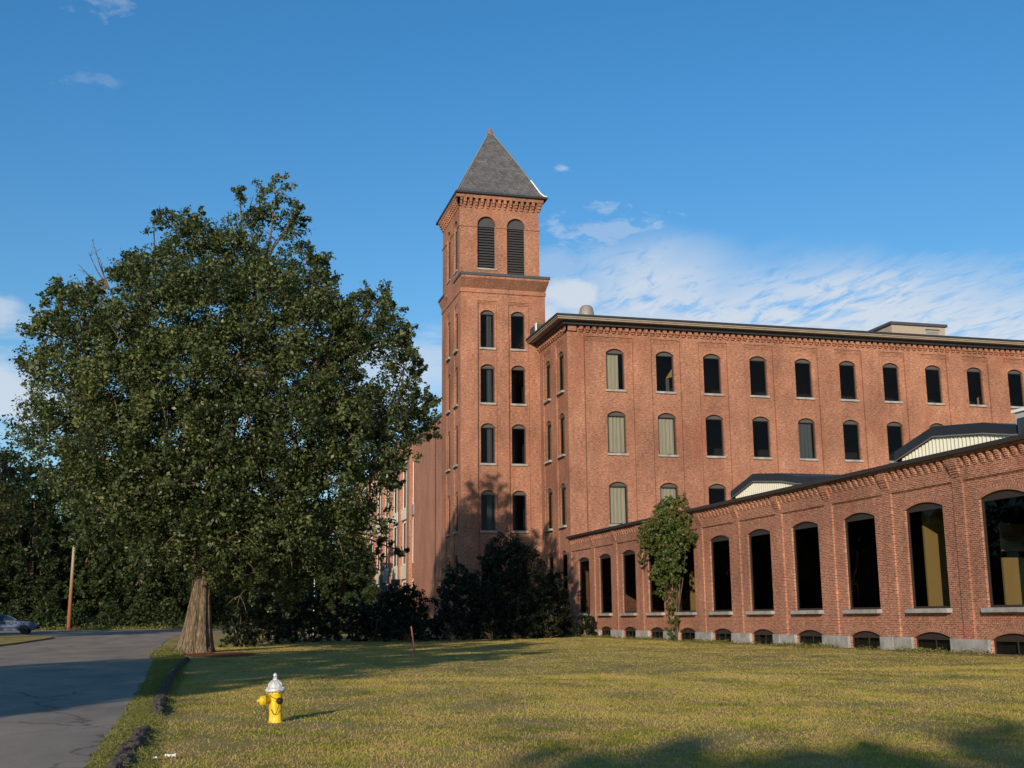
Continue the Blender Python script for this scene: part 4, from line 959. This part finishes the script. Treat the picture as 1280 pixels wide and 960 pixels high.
shrub(20.9, 78.6, 1.9, 2.9, 65, 'knee-high dark shrub directly in front of the tall shrub', dens=600)
shrub(11.0, 76.4, 1.7, 2.3, 66, 'low dark shrub just left of the dome-shaped shrub', dens=600)
shrub(27.0, 81.8, .9, 1.7, 67, 'small shrub against the first basement opening of the wing', dens=600)
shrub(9.8, 77.6, 2.5, 2.6, 55, 'broad low shrub left of the dome-shaped shrub')
shrub(6.6, 75.6, 2.5, 3.1, 56, 'shrub under the maple, just right of the hanging flag')
shrub(3.6, 73.4, 2.4, 3.4, 57, 'shrub under the maple, just left of the hanging flag', 'leafs')
shrub(2.2, 67.0, 1.5, 2.4, 58, 'small shrub growing close behind the maple trunk')
shrub(12.9, 74.6, 1.9, 1.7, 64, 'lowest spreading shrub in front of the dome-shaped shrub', dens=600)

# vine on the wing
vn = empty('climbing_vine', (27.6, 67.0, 0), 'green creeper tinged with red climbing over the wing wall and its coping', 'vine')
vr = random.Random(77); VL = []
def vadd(y, z, r, k=1, d=.35):
    for _ in range(k): VL.append((XW - d - vr.random() * .2, y - 1.6 + vr.uniform(-.25, .25), z + vr.uniform(-.15, .15), r))
for y, z, r in ((71.3, 7.3, .5), (72.2, 7.0, .45), (73.0, 6.6, .4), (66.2, 8.1, .4), (70.4, 7.9, .45), (67.6, 8.0, .5), (68.6, 8.15, .55), (69.6, 8.0, .55), (66.6, 7.75, .5), (70.6, 7.5, .5), (65.9, 7.2, .45), (66.5, 6.6, .6), (67.7, 7.1, .75), (69.0, 7.2, .8), (70.3, 6.8, .7), (71.4, 6.6, .6), (72.4, 6.3, .5), (73.3, 6.0, .42), (72.2, 5.6, .4), (71.3, 5.9, .45),
                (65.6, 6.2, .45), (65.3, 5.7, .4), (66.4, 5.8, .6), (67.6, 5.9, .7), (68.8, 6.0, .6), (66.6, 5.2, .5), (67.8, 5.1, .6), (69.1, 5.1, .6), (70.1, 5.5, .5), (73.0, 5.2, .33), (73.2, 4.7, .28),
                (67.0, 4.5, .5), (66.5, 4.1, .45), (67.9, 4.3, .6), (69.2, 4.4, .6), (70.2, 4.2, .5), (71.1, 4.1, .42), (71.8, 3.9, .33), (68.2, 3.6, .55), (69.4, 3.5, .55), (70.2, 3.0, .42), (67.3, 3.7, .35), (70.1, 2.6, .33),
                (68.6, 2.8, .5), (69.4, 2.7, .42), (68.4, 2.1, .42), (68.8, 1.6, .45), (68.3, 1.2, .4), (68.5, .75, .4), (68.8, .4, .35), (68.2, .3, .3)):
    vadd(y, z, r, 2 if r > .5 else 1)
VL = [(x if z < 7.2 else x + vr.uniform(-.1, .45), y, z, r * (1.08 if z > 3 else .8)) for x, y, z, r in VL]
C, ti = cloud(VL, 1150, 12, .38, twig=24); C = C[:, :]; C[:, 0] = np.where((C[:, 0] > XW - .03) & (C[:, 2] < 7.62), XW - .04, C[:, 0])
hi = C[:, 2] > 7.0; ti = ti + hi * .26 + (C[:, 1] > 69.9) * .1
o = bpy.data.objects.new('foliage', leaf_mesh('foliage', C - np.array([27.6, 67.0, 0]), .15, 'leafv', ti, up=.1, seed=9)); link(o, vn)
B = MB()
for k in range(7):
    y = 66.9 + k * .06; B.tube([(XW - .12, y, -.05), (XW - .1, 66.9 + vr.uniform(-.3, .3), 1.2), (XW - .1, 67 + (k - 3) * .4, 3.4), (XW - .12, 67 + (k - 3) * .8, 6.6)], [.05, .04, .03, .015], 'bark', 5, False)
B.build('stem', vn, True)

# trees across the road and behind the photographer (their shadows fall on the lawn)
def st_(x, y, H, r, z0, seed, label, n=46, dens=110, size=.42):
    return tree('roadside_tree', (x, y, 0), crown_lumps(x, y, z0, H * .94, r, n, seed, .42, .40), label, 'tree', None, 'leaf2', size, dens, seed, .35, H * .7)
st_(-21.8, 0, 21, 7.4, 5.6, 71, 'tall roadside tree across the road, nearest to the hydrant')
st_(-17.4, .3, 9.8, 2.9, 4.2, 77, 'small roadside tree across the road beside the tallest one')
st_(-30, -5, 18, 6.0, 5.0, 72, 'tall roadside tree across the road, second in line')
st_(-29.5, 74, 13, 4.6, 2, 80, 'round tree added out of view to shade the parked cruiser')  # unseen tree put in so its shadow covers the car

def rear_tree(x, y, r, seed, label, x0, x1, zt):
    rr = random.Random(seed); L = crown_lumps(x, y, 3.0, 12.2, r, 30, seed, .42, .42); k = int((x1 - x0) / .7)
    for i in range(k + 1):
        for dy in (-.9, .9): L.append((x0 + (x1 - x0) * i / k + rr.uniform(-.3, .3), y + dy + rr.uniform(-.4, .4), zt + .35 * math.sin(i * 1.3 + seed) + rr.uniform(-.2, .2) - .9, 1.05))
    return tree('roadside_tree', (x, y, 0), L, label, 'tree', None, 'leaf2', .36, 190, seed, .33, 9)
rear_tree(-19.4, -31, 3.4, 73, 'broad round tree behind the viewpoint, closest to the road', -21.9, -17.2, 13.45)
rear_tree(-14.6, -31, 3.4, 74, 'broad round tree behind the viewpoint, in the middle of three', -17.0, -12.2, 13.55)
rear_tree(-9.6, -31, 3.4, 75, 'broad round tree behind the viewpoint, farthest from the road', -12.0, -7.0, 13.6)

# ------------------------------------------------------------------ grass
def grass(name, n, ymin, ymax, hgt, wid, seed, label, pw=1.0):
    rng = np.random.default_rng(seed)
    y = ymin + (ymax - ymin) * rng.uniform(0, 1, n) ** pw
    xl = -1.0; xr = np.minimum(27.5, y * 1.0 + 5.0); x = xl + (xr - xl) * rng.uniform(0, 1, n)
    # patchy: fewer blades in worn spots
    f = np.sin(x * 1.3 + np.sin(y * .7) * 2) * np.sin(y * .9 + np.sin(x * .8) * 1.6)
    k = (rng.uniform(0, 1, n) < .55 + .45 * f) & (x < 27.2); x, y = x[k], y[k]; n = len(x)
    sc = (y / ymin) ** .5
    a = rng.uniform(0, 2 * np.pi, n); h = hgt * rng.lognormal(0, .35, n); w = wid * sc * rng.uniform(.6, 1.4, n)
    lean = rng.normal(0, .5, (n, 2)) * h[:, None]
    V = np.empty((n, 3, 3)); dx, dy = np.cos(a) * w / 2, np.sin(a) * w / 2
    V[:, 0] = np.stack([x - dx, y - dy, np.zeros(n)], 1); V[:, 1] = np.stack([x + dx, y + dy, np.zeros(n)], 1); V[:, 2] = np.stack([x + lean[:, 0], y + lean[:, 1], h], 1)
    me = bpy.data.meshes.new(name); me.vertices.add(n * 3); me.vertices.foreach_set('co', V.ravel().astype('f'))
    me.loops.add(n * 3); me.loops.foreach_set('vertex_index', np.arange(n * 3, dtype='i'))
    me.polygons.add(n); me.polygons.foreach_set('loop_start', np.arange(0, n * 3, 3, dtype='i')); me.polygons.foreach_set('loop_total', np.full(n, 3, 'i'))
    at = me.attributes.new('tint', 'FLOAT', 'FACE'); at.data.foreach_set('value', np.clip(rng.normal(.5, .25, n), 0, 1).astype('f'))
    me.materials.append(M['grass']); me.update(calc_edges=True)
    o = bpy.data.objects.new(name, me); link(o); tag(o, label, 'grass', None, 'stuff'); return o
grass('grass', 620000, 8, 30, .021, .008, 1, 'short patchy grass of the near lawn', 1.4)
grass('grass', 260000, 28, 86, .024, .016, 2, 'short sunlit grass of the far lawn', 1.1)
# taller growth between the kerb and the road, and at the wall foot
rng = np.random.default_rng(21); n = 60000
y = 12 + 38 * rng.uniform(0, 1, n) ** 1.5; x = -.95 - rng.uniform(-.1, .1, n) * 1.2 + (rng.uniform(0, 1, n) ** 1.2) * np.interp(y, [12, 20, 50], [.55, .5, 1.2])
x -= np.interp(y, [12, 32, 50], [.02, .2, .7]); C = np.stack([x, y, np.abs(rng.normal(0, .028, n))], 1)
o = bpy.data.objects.new('verge_grass', leaf_mesh('verge_grass', C, .055, 'weed', rng.normal(.5, .25, n), up=-.45, asp=.13, seed=2)); link(o); tag(o, 'longer grass between the broken kerb and the road', 'grass', None, 'stuff')
n = 16000; y = rng.uniform(26, 88, n); x = 27.75 - np.abs(rng.normal(0, .6, n)) ** 1.3; kk = np.sin(y * 1.7) + np.sin(y * .63 + 1) + rng.normal(0, .6, n) > .35
C = np.stack([x, y, np.abs(rng.normal(0, .07, n))], 1)[kk]
o = bpy.data.objects.new('weeds', leaf_mesh('weeds', C, .12, 'weed', rng.normal(.4, .25, len(C)), up=-.2, asp=.3, seed=3)); link(o); tag(o, 'weeds along the granite foot of the wing', 'weeds', None, 'stuff')
n = 9000; y = rng.uniform(50, 62, n); x = rng.uniform(-1.9, -.6, n); C = np.stack([x, y, np.abs(rng.normal(0, .06, n))], 1)
o = bpy.data.objects.new('verge_grass', leaf_mesh('verge_grass', C, .10, 'weed', rng.normal(.5, .25, n), up=-.3, asp=.25, seed=2)); link(o); tag(o, 'tufts of grass between the maple and the road', 'grass', None, 'stuff')

# broken asphalt kerb along the lawn
from mathutils import noise as mnoise
def berm(pts, w, h, seed, label):
    rr = random.Random(seed); B = MB(); P_ = []
    for (xa, ya), (xb, yb) in zip(pts, pts[1:]):
        k = max(2, int(abs(yb - ya) / (.05 if ya < 20 else .09)))
        P_ += [(xa + (xb - xa) * i / k, ya + (yb - ya) * i / k) for i in range(k)]
    rows = []; nn = 13
    for i, (x, y) in enumerate(P_):
        e = min(1, i / 7, (len(P_) - 1 - i) / 7)
        hh = h * (.55 + .75 * (.5 + .5 * mnoise.noise((seed * 7.1, y * .9, 0)))) * (.2 + .8 * e); ww = w * (.8 + .45 * mnoise.noise((seed * 3.3, y * 1.3, 5)))
        ox = .07 * mnoise.noise((seed, y * .8, 2))
        row = []
        for j in range(nn):
            s = -1 + 2 * j / (nn - 1); z = max(0, 1 - abs(s) ** 2.6)
            px = x + ox + ww * .5 * s; d = mnoise.fractal((px * 9, y * 9, seed), 1, 2, 4)
            row.append((px + .03 * d, y + .02 * mnoise.noise((px * 20, y * 20, 1)), hh * z + (.055 * d if 0 < j < nn - 1 else 0) - (.02 if j in (0, nn - 1) else 0)))
        rows.append(row)
    for i in range(len(rows) - 1):
        for k in range(nn - 1): B.poly([rows[i][k], rows[i][k + 1], rows[i + 1][k + 1], rows[i + 1][k]], 'asphalt_lump')
    B.poly(rows[0], 'asphalt_lump'); B.poly(rows[-1][::-1], 'asphalt_lump')
    for _ in range(40):   # crumbled bits alongside
        x, y = rr.choice(P_); s = rr.uniform(.008, .035); x += rr.uniform(-.6, .5) * w * 1.5
        B.lathe([(s * .7, -.01), (s, s * .4), (s * .5, s * .9)], 'asphalt_lump', 5, (x, y, 0))
    o = B.build('kerb_berm'); tag(o, label, 'kerb', 'broken asphalt kerb pieces along the lawn edge', None)
    return o
berm([(-.80, 11.8), (-.74, 13.4), (-.70, 15.2), (-.66, 17.4)], .30, .11, 1, 'nearest crumbling asphalt kerb piece beside the two scraps of paper')
berm([(-.57, 19.9), (-.62, 22.0), (-.66, 24.2)], .32, .12, 2, 'lumpy middle asphalt kerb piece with a broken grey end')
berm([(-.66, 24.9), (-.66, 32.0), (-.60, 38.0), (-.36, 46.8)], .27, .13, 3, 'longest dark asphalt kerb piece reaching to the maple trunk')

# ------------------------------------------------------------------ hydrant
hy = bpy.data.objects.new('fire_hydrant', None); COL.objects.link(hy); tag(hy, 'yellow fire hydrant with silver bonnet standing on the lawn', 'fire hydrant')
B = MB(); B.lathe([(.104, -.05), (.104, .015), (.098, .025), (.094, .10), (.092, .25), (.097, .36), (.104, .40), (.112, .415), (.112, .44)], 'yellow', 28); B.build('barrel', hy, True)
B = MB(); B.lathe([(.118, .44), (.148, .445), (.152, .475), (.140, .49), (.112, .495), (.106, .52), (.090, .56), (.062, .592), (.040, .605), (.036, .62), (.032, .635), (.026, .65), (.030, .66), (.030, .685), (.018, .70), (.012, .71)], 'silver', 28)
for k in range(8):
    a = k * math.pi / 4 + .2; B.tube([(.125 * math.cos(a), .125 * math.sin(a), .425), (.125 * math.cos(a), .125 * math.sin(a), .505)], .014, 'silver', 6)
for k in range(10):
    a = k * math.pi / 5; B.tube([(.108 * math.cos(a), .108 * math.sin(a), .50), (.094 * math.cos(a), .094 * math.sin(a), .56), (.045 * math.cos(a), .045 * math.sin(a), .605)], .008, 'silver', 5)
B.build('bonnet', hy, True)
B = MB(); B.lathe([(.060, 0), (.060, -.125), (.072, -.125), (.075, -.135), (.075, -.175), (.066, -.20), (.045, -.212), (.022, -.216), (.020, -.245), (.014, -.25)], 'yellow', 22, (-.02, -.005, .325), 'x'); B.build('nozzle', hy, True)
B = MB(); B.lathe([(.038, 0), (.038, -.10), (.048, -.10), (.048, -.13), (.020, -.14), (.018, -.165)], 'chain', 16, (.035, -.04, .315), 'y'); B.build('nozzle', hy, True)
B = MB(); B.lathe([(.038, 0), (.038, .10), (.048, .10), (.048, .13), (.020, .14), (.018, .165)], 'yellow', 16, (.0, .04, .315), 'y'); B.build('nozzle', hy, True)
B = MB()
def chain(a, b, sag, n=16):
    pts = [Vector(a).lerp(Vector(b), t / n) + Vector((0, 0, -sag * math.sin(math.pi * t / n))) for t in range(n + 1)]; B.tube(pts, .005, 'chain', 5)
chain((.03, -.165, .29), (-.075, -.08, .20), .12); chain((-.16, -.03, .265), (-.10, -.03, .12), .03); B.tube([(-.125, 0, .395), (-.125, 0, .255)], .006, 'chain', 5)
chain((-.10, -.10, .40), (.09, -.12, .345), .03)
B.build('chain', hy)
hy.location = (1.151, 18.15, 0); hy.rotation_euler = (0, R(-2), R(6))

# paper scraps
for (x, y, s, lb) in ((-.24, 13.80, .05, 'larger crumpled white paper scrap on the grass by the kerb'), (-.40, 13.72, .026, 'smaller white paper scrap on the grass by the kerb')):
    B = MB(); rr = random.Random(int(s * 1000)); n = 7; g = {}
    for i in range(n):
        for j in range(n): g[i, j] = (x + (i / (n - 1) - .5) * s * 2.2 + rr.uniform(-.2, .2) * s, y + (j / (n - 1) - .5) * s * 1.6, .03 + rr.uniform(0, .7) * s)
    for i in range(n - 1):
        for j in range(n - 1): B.poly([g[i, j], g[i + 1, j], g[i + 1, j + 1], g[i, j + 1]], 'paper')
    tag(B.build('paper_scrap'), lb, 'litter')

# stake, pole, flag, sign
B = MB(); B.tube([(7.98, 45, -.05), (7.95, 45, .45), (7.84, 45, 1.17)], [.032, .032, .028], 'plastic_red', 8); tag(B.build('marker_stake'), 'thin reddish marker stake leaning on the shaded lawn', 'stake')
B = MB(); B.tube([(-11.2, 112.6, .4), (-11.2, 112.6, 3), (-11.17, 112.6, 8.15)], [.17, .15, .12], 'pole', 12); tag(B.build('wooden_pole'), 'bare wooden pole, red-brown low down, across the street', 'pole')
fp = empty('flagpole', (9.16, 99.5, 0), 'slim white flagpole rising behind the shrubs under the maple', 'flagpole')
B = MB(); B.tube([(9.16, 99.5, 0), (9.16, 99.5, 7.0)], [.05, .035], 'white', 8); B.build('pole', fp)
B = MB(); B.lathe([(.01, -.07), (.06, -.03), (.06, .03), (.01, .07)], 'galv', 10, (9.16, 99.5, 7.05)); B.build('ball_finial', fp, True)
M['flag_red'] = simple('flag_red', (.45, .03, .04), .8); M['flag_white'] = simple('flag_white', (.75, .75, .72), .8); M['flag_blue'] = simple('flag_blue', (.03, .045, .16), .8)
B = MB(); nS = 13; nX = 16
def fpnt(i, j):      # limp flag: the fly droops in folds
    u = i / nX; v = j / nS
    return (9.22 + .50 * u + .05 * math.sin(u * 9 + v * 2), 99.5 + .12 * math.sin(u * 17 + 1), 6.45 - 1.05 * v - .85 * u ** .8 - .1 * math.sin(u * 9))
for i in range(nX):
    for j in range(nS):
        m_ = 'flag_red' if j % 2 == 0 else 'flag_white'
        if i < 6 and j < 7: m_ = 'flag_blue'
        B.poly([fpnt(i, j), fpnt(i + 1, j), fpnt(i + 1, j + 1), fpnt(i, j + 1)], m_)
tag(B.build('flag', None, True), 'limp red and white striped flag with a blue canton on its pole', 'flag')
sg = empty('sign_post', (13.95, 87, 0), 'small dark blank sign on a post behind the dome-shaped shrub', 'sign')
B = MB(); B.box(13.62, 14.28, 86.95, 86.99, 3.82, 4.28, 'louver'); B.build('sign_board', sg)
B = MB(); B.tube([(13.95, 87.03, 0), (13.95, 87.03, 4.2)], .035, 'galv', 8); B.build('post', sg)
B = MB(); B.box(XW - .16, XW - .001, 92.0, 92.2, 6.6, 6.82, 'redlamp'); B.box(XW - .19, XW - .16, 92.05, 92.15, 6.65, 6.77, 'white'); B.build('alarm_box', mill)

# ------------------------------------------------------------------ cruiser
car = bpy.data.objects.new('parked_car', None); COL.objects.link(car); tag(car, 'silver-blue patrol car with dark side graphics parked on the cross street', 'car')
prof = [(2.45, .42), (2.47, .62), (2.38, .78), (2.0, .90), (1.35, 1.0), (1.12, 1.04), (.45, 1.42), (.1, 1.52), (-.9, 1.54), (-1.75, 1.47), (-2.15, 1.16), (-2.42, 1.02), (-2.5, .8), (-2.48, .42), (-1.95, .30), (-1.9, .42), (-1.72, .62), (-1.5, .68), (-1.28, .62), (-1.1, .42), (-1.05, .28), (1.12, .28), (1.17, .42), (1.35, .62), (1.57, .68), (1.79, .62), (1.97, .42), (2.02, .30)]
import bmesh
def prism(prof, ws, m, name, parent, bev=.04):
    """side profile extruded to a width that narrows with height"""
    bm = bmesh.new(); n = len(prof)
    def W_(z): return ws * (1 if z < .95 else 1 - .26 * (z - .95) / .6)
    A = [bm.verts.new((x, -W_(z), z)) for x, z in prof]; B_ = [bm.verts.new((x, W_(z), z)) for x, z in prof]
    bm.faces.new(A); bm.faces.new(B_[::-1])
    for i in range(n): bm.faces.new([A[i], B_[i], B_[(i + 1) % n], A[(i + 1) % n]])
    bmesh.ops.recalc_face_normals(bm, faces=bm.faces)
    if bev: bmesh.ops.bevel(bm, geom=[e for e in bm.edges if not (abs(e.verts[0].co.y - e.verts[1].co.y) > .5)], offset=bev, segments=2, affect='EDGES')
    me = bpy.data.meshes.new(name); bm.to_mesh(me); bm.free(); me.materials.append(M[m])
    o = bpy.data.objects.new(name, me); link(o, parent); return o
body = prism(prof, .92, 'carpaint', 'body', car)
def quadside(pts, m, name, parent, dz=.006):
    B = MB()
    for sgn in (-1, 1):
        f = lambda z: .92 * (1 if z < .95 else 1 - .26 * (z - .95) / .6) + dz
        B.poly([(x, sgn * f(z), z) for x, z in pts], m)
    return B.build(name, parent)
quadside([(1.0, 1.05), (.42, 1.36), (.12, 1.42), (.12, 1.05)], 'carglass', 'side_window', car)
quadside([(.06, 1.05), (.06, 1.43), (-.72, 1.46), (-.72, 1.05)], 'carglass', 'side_window', car)
quadside([(-.80, 1.05), (-.80, 1.46), (-1.62, 1.41), (-1.95, 1.10)], 'carglass', 'side_window', car)
B = MB(); B.poly([(1.10, -.80, 1.06), (1.10, .80, 1.06), (.50, .70, 1.405), (.50, -.70, 1.405)], 'carglass')
for v in range(len(B.v)): B.v[v] = (B.v[v][0] + .03, B.v[v][1], B.v[v][2] + .03)
B.build('windscreen', car)
B = MB(); B.poly([(-2.13, -.74, 1.20), (-2.13, .74, 1.20), (-1.80, .68, 1.47), (-1.80, -.68, 1.47)], 'carglass')
for v in range(len(B.v)): B.v[v] = (B.v[v][0] - .03, B.v[v][1], B.v[v][2] + .01)
B.build('rear_window', car)
quadside([(2.3, .44), (2.3, .56), (-2.4, .56), (-2.4, .44), (-1.95, .44), (-1.75, .56), (-1.5, .58)][:4], 'decal', 'sill_stripe', car, .004)
B = MB()
for sgn in (-1, 1):
    y = sgn * .928
    for (a, b, z0, z1) in ((1.05, .80, .78, .92), (.78, .30, .74, .97), (.2, -.2, .80, .93), (-.25, -.62, .74, .90), (-.7, -1.6, .80, .9)):
        B.poly([(a, y, z0), (a - .08, y, z1), (b, y, z1 - .03), (b + .06, y, z0 + .02)], 'decal')
    for rad, mm_, yy in ((.15, 'decal', .930), (.085, 'carpaint', .933)):
        B.poly([(.62 + rad * math.cos(k * .45), sgn * yy, .85 + rad * math.sin(k * .45)) for k in range(14)], mm_)
B.build('side_graphics', car)
for x in (1.57, -1.5):
    for sgn in (-1, 1):
        B = MB(); B.lathe([(.20, -.10), (.30, -.11), (.335, -.07), (.335, .07), (.30, .11), (.20, .10)], 'rubber', 24, (0, 0, 0), 'y'); w = B.build('wheel', car, True); w.location = (x, sgn * .82, .335)
        B = MB(); B.lathe([(.21, -.02), (.20, sgn * .09), (.12, sgn * .075), (.05, sgn * .1), (.02, sgn * .1)], 'chrome', 16, (0, 0, 0), 'y'); B.build('rim', w, True)
B = MB()
for sgn in (-1, 1): B.box(2.36, 2.45, sgn * .62 - .2, sgn * .62 + .2, .66, .79, 'lampglass')
B.build('headlight', car)
B = MB(); B.box(2.40, 2.50, -.38, .38, .62, .76, 'rubber'); B.box(2.44, 2.54, -.86, .86, .40, .56, 'rubber'); B.build('grille', car)
B = MB(); B.box(-2.52, -2.44, -.85, -.55, .78, .98, 'redlamp'); B.box(-2.52, -2.44, .55, .85, .78, .98, 'redlamp'); B.build('tail_light', car)
B = MB()
for sgn in (-1, 1): B.box(.82, .98, sgn * .93 - .07, sgn * .93 + .07, 1.04, 1.16, 'carpaint')
B.build('mirror', car)
car.location = (-14.72, 100.4, gh(-14, 100.4) + .016)

# ------------------------------------------------------------------ sky, sun, camera
SUN_AZ, SUN_EL = 30.0, 15.5        # direction the shadows point (from +Y toward +X), elevation
w = bpy.data.worlds.new('World'); S.world = w; w.use_nodes = True; nt = w.node_tree; nt.nodes.clear()
out = nt.nodes.new('ShaderNodeOutputWorld'); bg = nt.nodes.new('ShaderNodeBackground')
sky = nt.nodes.new('ShaderNodeTexSky'); sky.sky_type = 'NISHITA'; sky.sun_disc = False; sky.sun_elevation = R(SUN_EL + 0); sky.sun_rotation = R(180 + SUN_AZ)
sky.altitude = 200; sky.air_density = 1.0; sky.dust_density = .35; sky.ozone_density = 2.0
tc = nt.nodes.new('ShaderNodeTexCoord'); sep = nt.nodes.new('ShaderNodeSeparateXYZ'); nt.links.new(tc.outputs['Generated'], sep.inputs[0])
X_, Y_, Z_ = sep.outputs; zc = math_(nt, 'MAXIMUM', Z_, .03)
el = math_(nt, 'MULTIPLY', math_(nt, 'ARCSINE', Z_), 57.2958); az = math_(nt, 'MULTIPLY', math_(nt, 'ARCTAN2', X_, Y_), 57.2958)
cmb = nt.nodes.new('ShaderNodeCombineXYZ'); nt.links.new(math_(nt, 'DIVIDE', X_, zc), cmb.inputs[0]); nt.links.new(math_(nt, 'DIVIDE', Y_, zc), cmb.inputs[1])
cl = cmb.outputs[0]
def mr(v, a, b, c=0, d=1):
    n = nt.nodes.new('ShaderNodeMapRange'); n.interpolation_type = 'SMOOTHSTEP'; nt.links.new(v, n.inputs[0])
    for i, q in enumerate((a, b, c, d)): n.inputs[i + 1].default_value = q
    return n.outputs[0]
big = noise(nt, mapping(nt, cl, (.55, .30, 1), loc=(3.1, 1.2, 0)), 1.0, 4, .55, .3)
rip = noise(nt, mapping(nt, cl, (15, 6.0, 1), rot=(0, 0, R(-52))), 1.0, 5, .62, .6)
rip2 = noise(nt, mapping(nt, cl, (1.6, 1.0, 1), rot=(0, 0, R(20)), loc=(5, 2, 0)), 1.2, 6, .6, .3)
# cirrocumulus sheet low on the right
topel = math_(nt, 'MULTIPLY_ADD', big.outputs[0], 9.0, 12.8)
topel = math_(nt, 'SUBTRACT', topel, mr(az, 30, 40, 0, 1.8))
m1 = math_(nt, 'MULTIPLY', mr(math_(nt, 'SUBTRACT', topel, el), -1.0, 1.8), mr(az, 15.5, 22))
m1 = math_(nt, 'MULTIPLY', m1, mr(math_(nt, 'ADD', math_(nt, 'MULTIPLY', rip.outputs[0], .7), math_(nt, 'MULTIPLY', rip2.outputs[0], .5)), .40, .66))
# soft cloud bank near the tower and at the left edge
pf = noise(nt, mapping(nt, tc.outputs['Generated'], (9, 9, 24)), 1.0, 5, .6, .2)
pf2 = noise(nt, mapping(nt, tc.outputs['Generated'], (38, 38, 90)), 1.0, 5, .6, .3)
def patch(a0, e0, ra, re, k, fine=0):
    da = math_(nt, 'DIVIDE', math_(nt, 'SUBTRACT', az, a0), ra); de = math_(nt, 'DIVIDE', math_(nt, 'SUBTRACT', el, e0), re)
    d = math_(nt, 'SQRT', math_(nt, 'ADD', math_(nt, 'MULTIPLY', da, da), math_(nt, 'MULTIPLY', de, de)))
    s = math_(nt, 'SUBTRACT', math_(nt, 'ADD', 1.0, math_(nt, 'MULTIPLY', math_(nt, 'SUBTRACT', (pf2 if fine else pf).outputs[0], .5), 2.6 if not fine else 4.0)), d)
    return math_(nt, 'MULTIPLY', mr(s, .0, .75), k)
ps = [patch(18.1, 15.4, 2.3, 1.5, 1.0), patch(16.5, 14.2, 2.5, 2.0, 1.0), patch(21, 14.0, 4.0, 1.6, .8), patch(31, 12.3, 12.0, 1.6, .75), patch(17.2, 17.0, 2.6, 1.2, .35), patch(9.5, 11.5, 4.5, 2.8, .7), patch(-10, 13.8, 3.4, 1.3, .7), patch(-9.5, 10.0, 4.5, 2.2, .9), patch(-6.2, 28.2, 1.6, .8, .22, 1), patch(-6.6, 24.4, 1.4, .5, .12, 1), patch(17.6, 21.7, .7, .35, .5, 1), patch(20, 18.6, 2.6, 1.2, .35, 1), patch(0, 7, 12, 3, .5), patch(-60, 12, 40, 8, .6), patch(110, 12, 50, 8, .6)]
tot = m1
for p in ps: tot = math_(nt, 'MAXIMUM', tot, p)
tot = math_(nt, 'MULTIPLY', tot, .88, clamp=True)
tnt = mixc(nt, mr(el, 4, 30), (.80, 1.14, 1.30), (.47, 1.18, 1.58))
SKYTINT = mixc(nt, 1.0, sky.outputs[0], tnt, 'MULTIPLY')
CLOUD = (6.8, 7.3, 8.0)
nt.links.new(mixc(nt, tot, SKYTINT, CLOUD), bg.inputs[0]); bg.inputs[1].default_value = .10
nt.links.new(bg.outputs[0], out.inputs[0])
sl = bpy.data.lights.new('sun', 'SUN'); sl.energy = 4.8; sl.angle = R(.5); sl.color = (1.0, .86, .70)
so = bpy.data.objects.new('sun', sl); COL.objects.link(so)
dirv = Vector((math.sin(R(SUN_AZ)) * math.cos(R(SUN_EL)), math.cos(R(SUN_AZ)) * math.cos(R(SUN_EL)), -math.sin(R(SUN_EL))))
so.rotation_euler = dirv.to_track_quat('-Z', 'Y').to_euler(); so.location = (-20, -20, 30)
f_, pitch, roll, yaw = 1459.266, .1966, -.0090, .2587
cy_, sy_, cp, sp = math.cos(yaw), math.sin(yaw), math.cos(pitch), math.sin(pitch)
Fv = Vector((sy_ * cp, cy_ * cp, sp)); R0 = Vector((cy_, -sy_, 0)); U0 = R0.cross(Fv)
Rv = R0 * math.cos(roll) + U0 * math.sin(roll); Uv = -R0 * math.sin(roll) + U0 * math.cos(roll)
cd = bpy.data.cameras.new('camera'); co = bpy.data.objects.new('camera', cd); COL.objects.link(co)
co.matrix_world = Matrix(((Rv.x, Uv.x, -Fv.x, 0), (Rv.y, Uv.y, -Fv.y, 0), (Rv.z, Uv.z, -Fv.z, 1.5), (0, 0, 0, 1)))
cd.sensor_width = 36; cd.lens = f_ / 1280 * 36; cd.clip_end = 8000; cd.clip_start = .1
S.camera = co
S.view_settings.view_transform = 'Standard'; S.view_settings.look = 'None'; S.view_settings.gamma = 1; S.view_settings.exposure = EXPO
S.cycles.max_bounces = 6; S.cycles.transparent_max_bounces = 12; S.cycles.diffuse_bounces = 3; S.cycles.glossy_bounces = 3
S.cycles.use_denoising = True
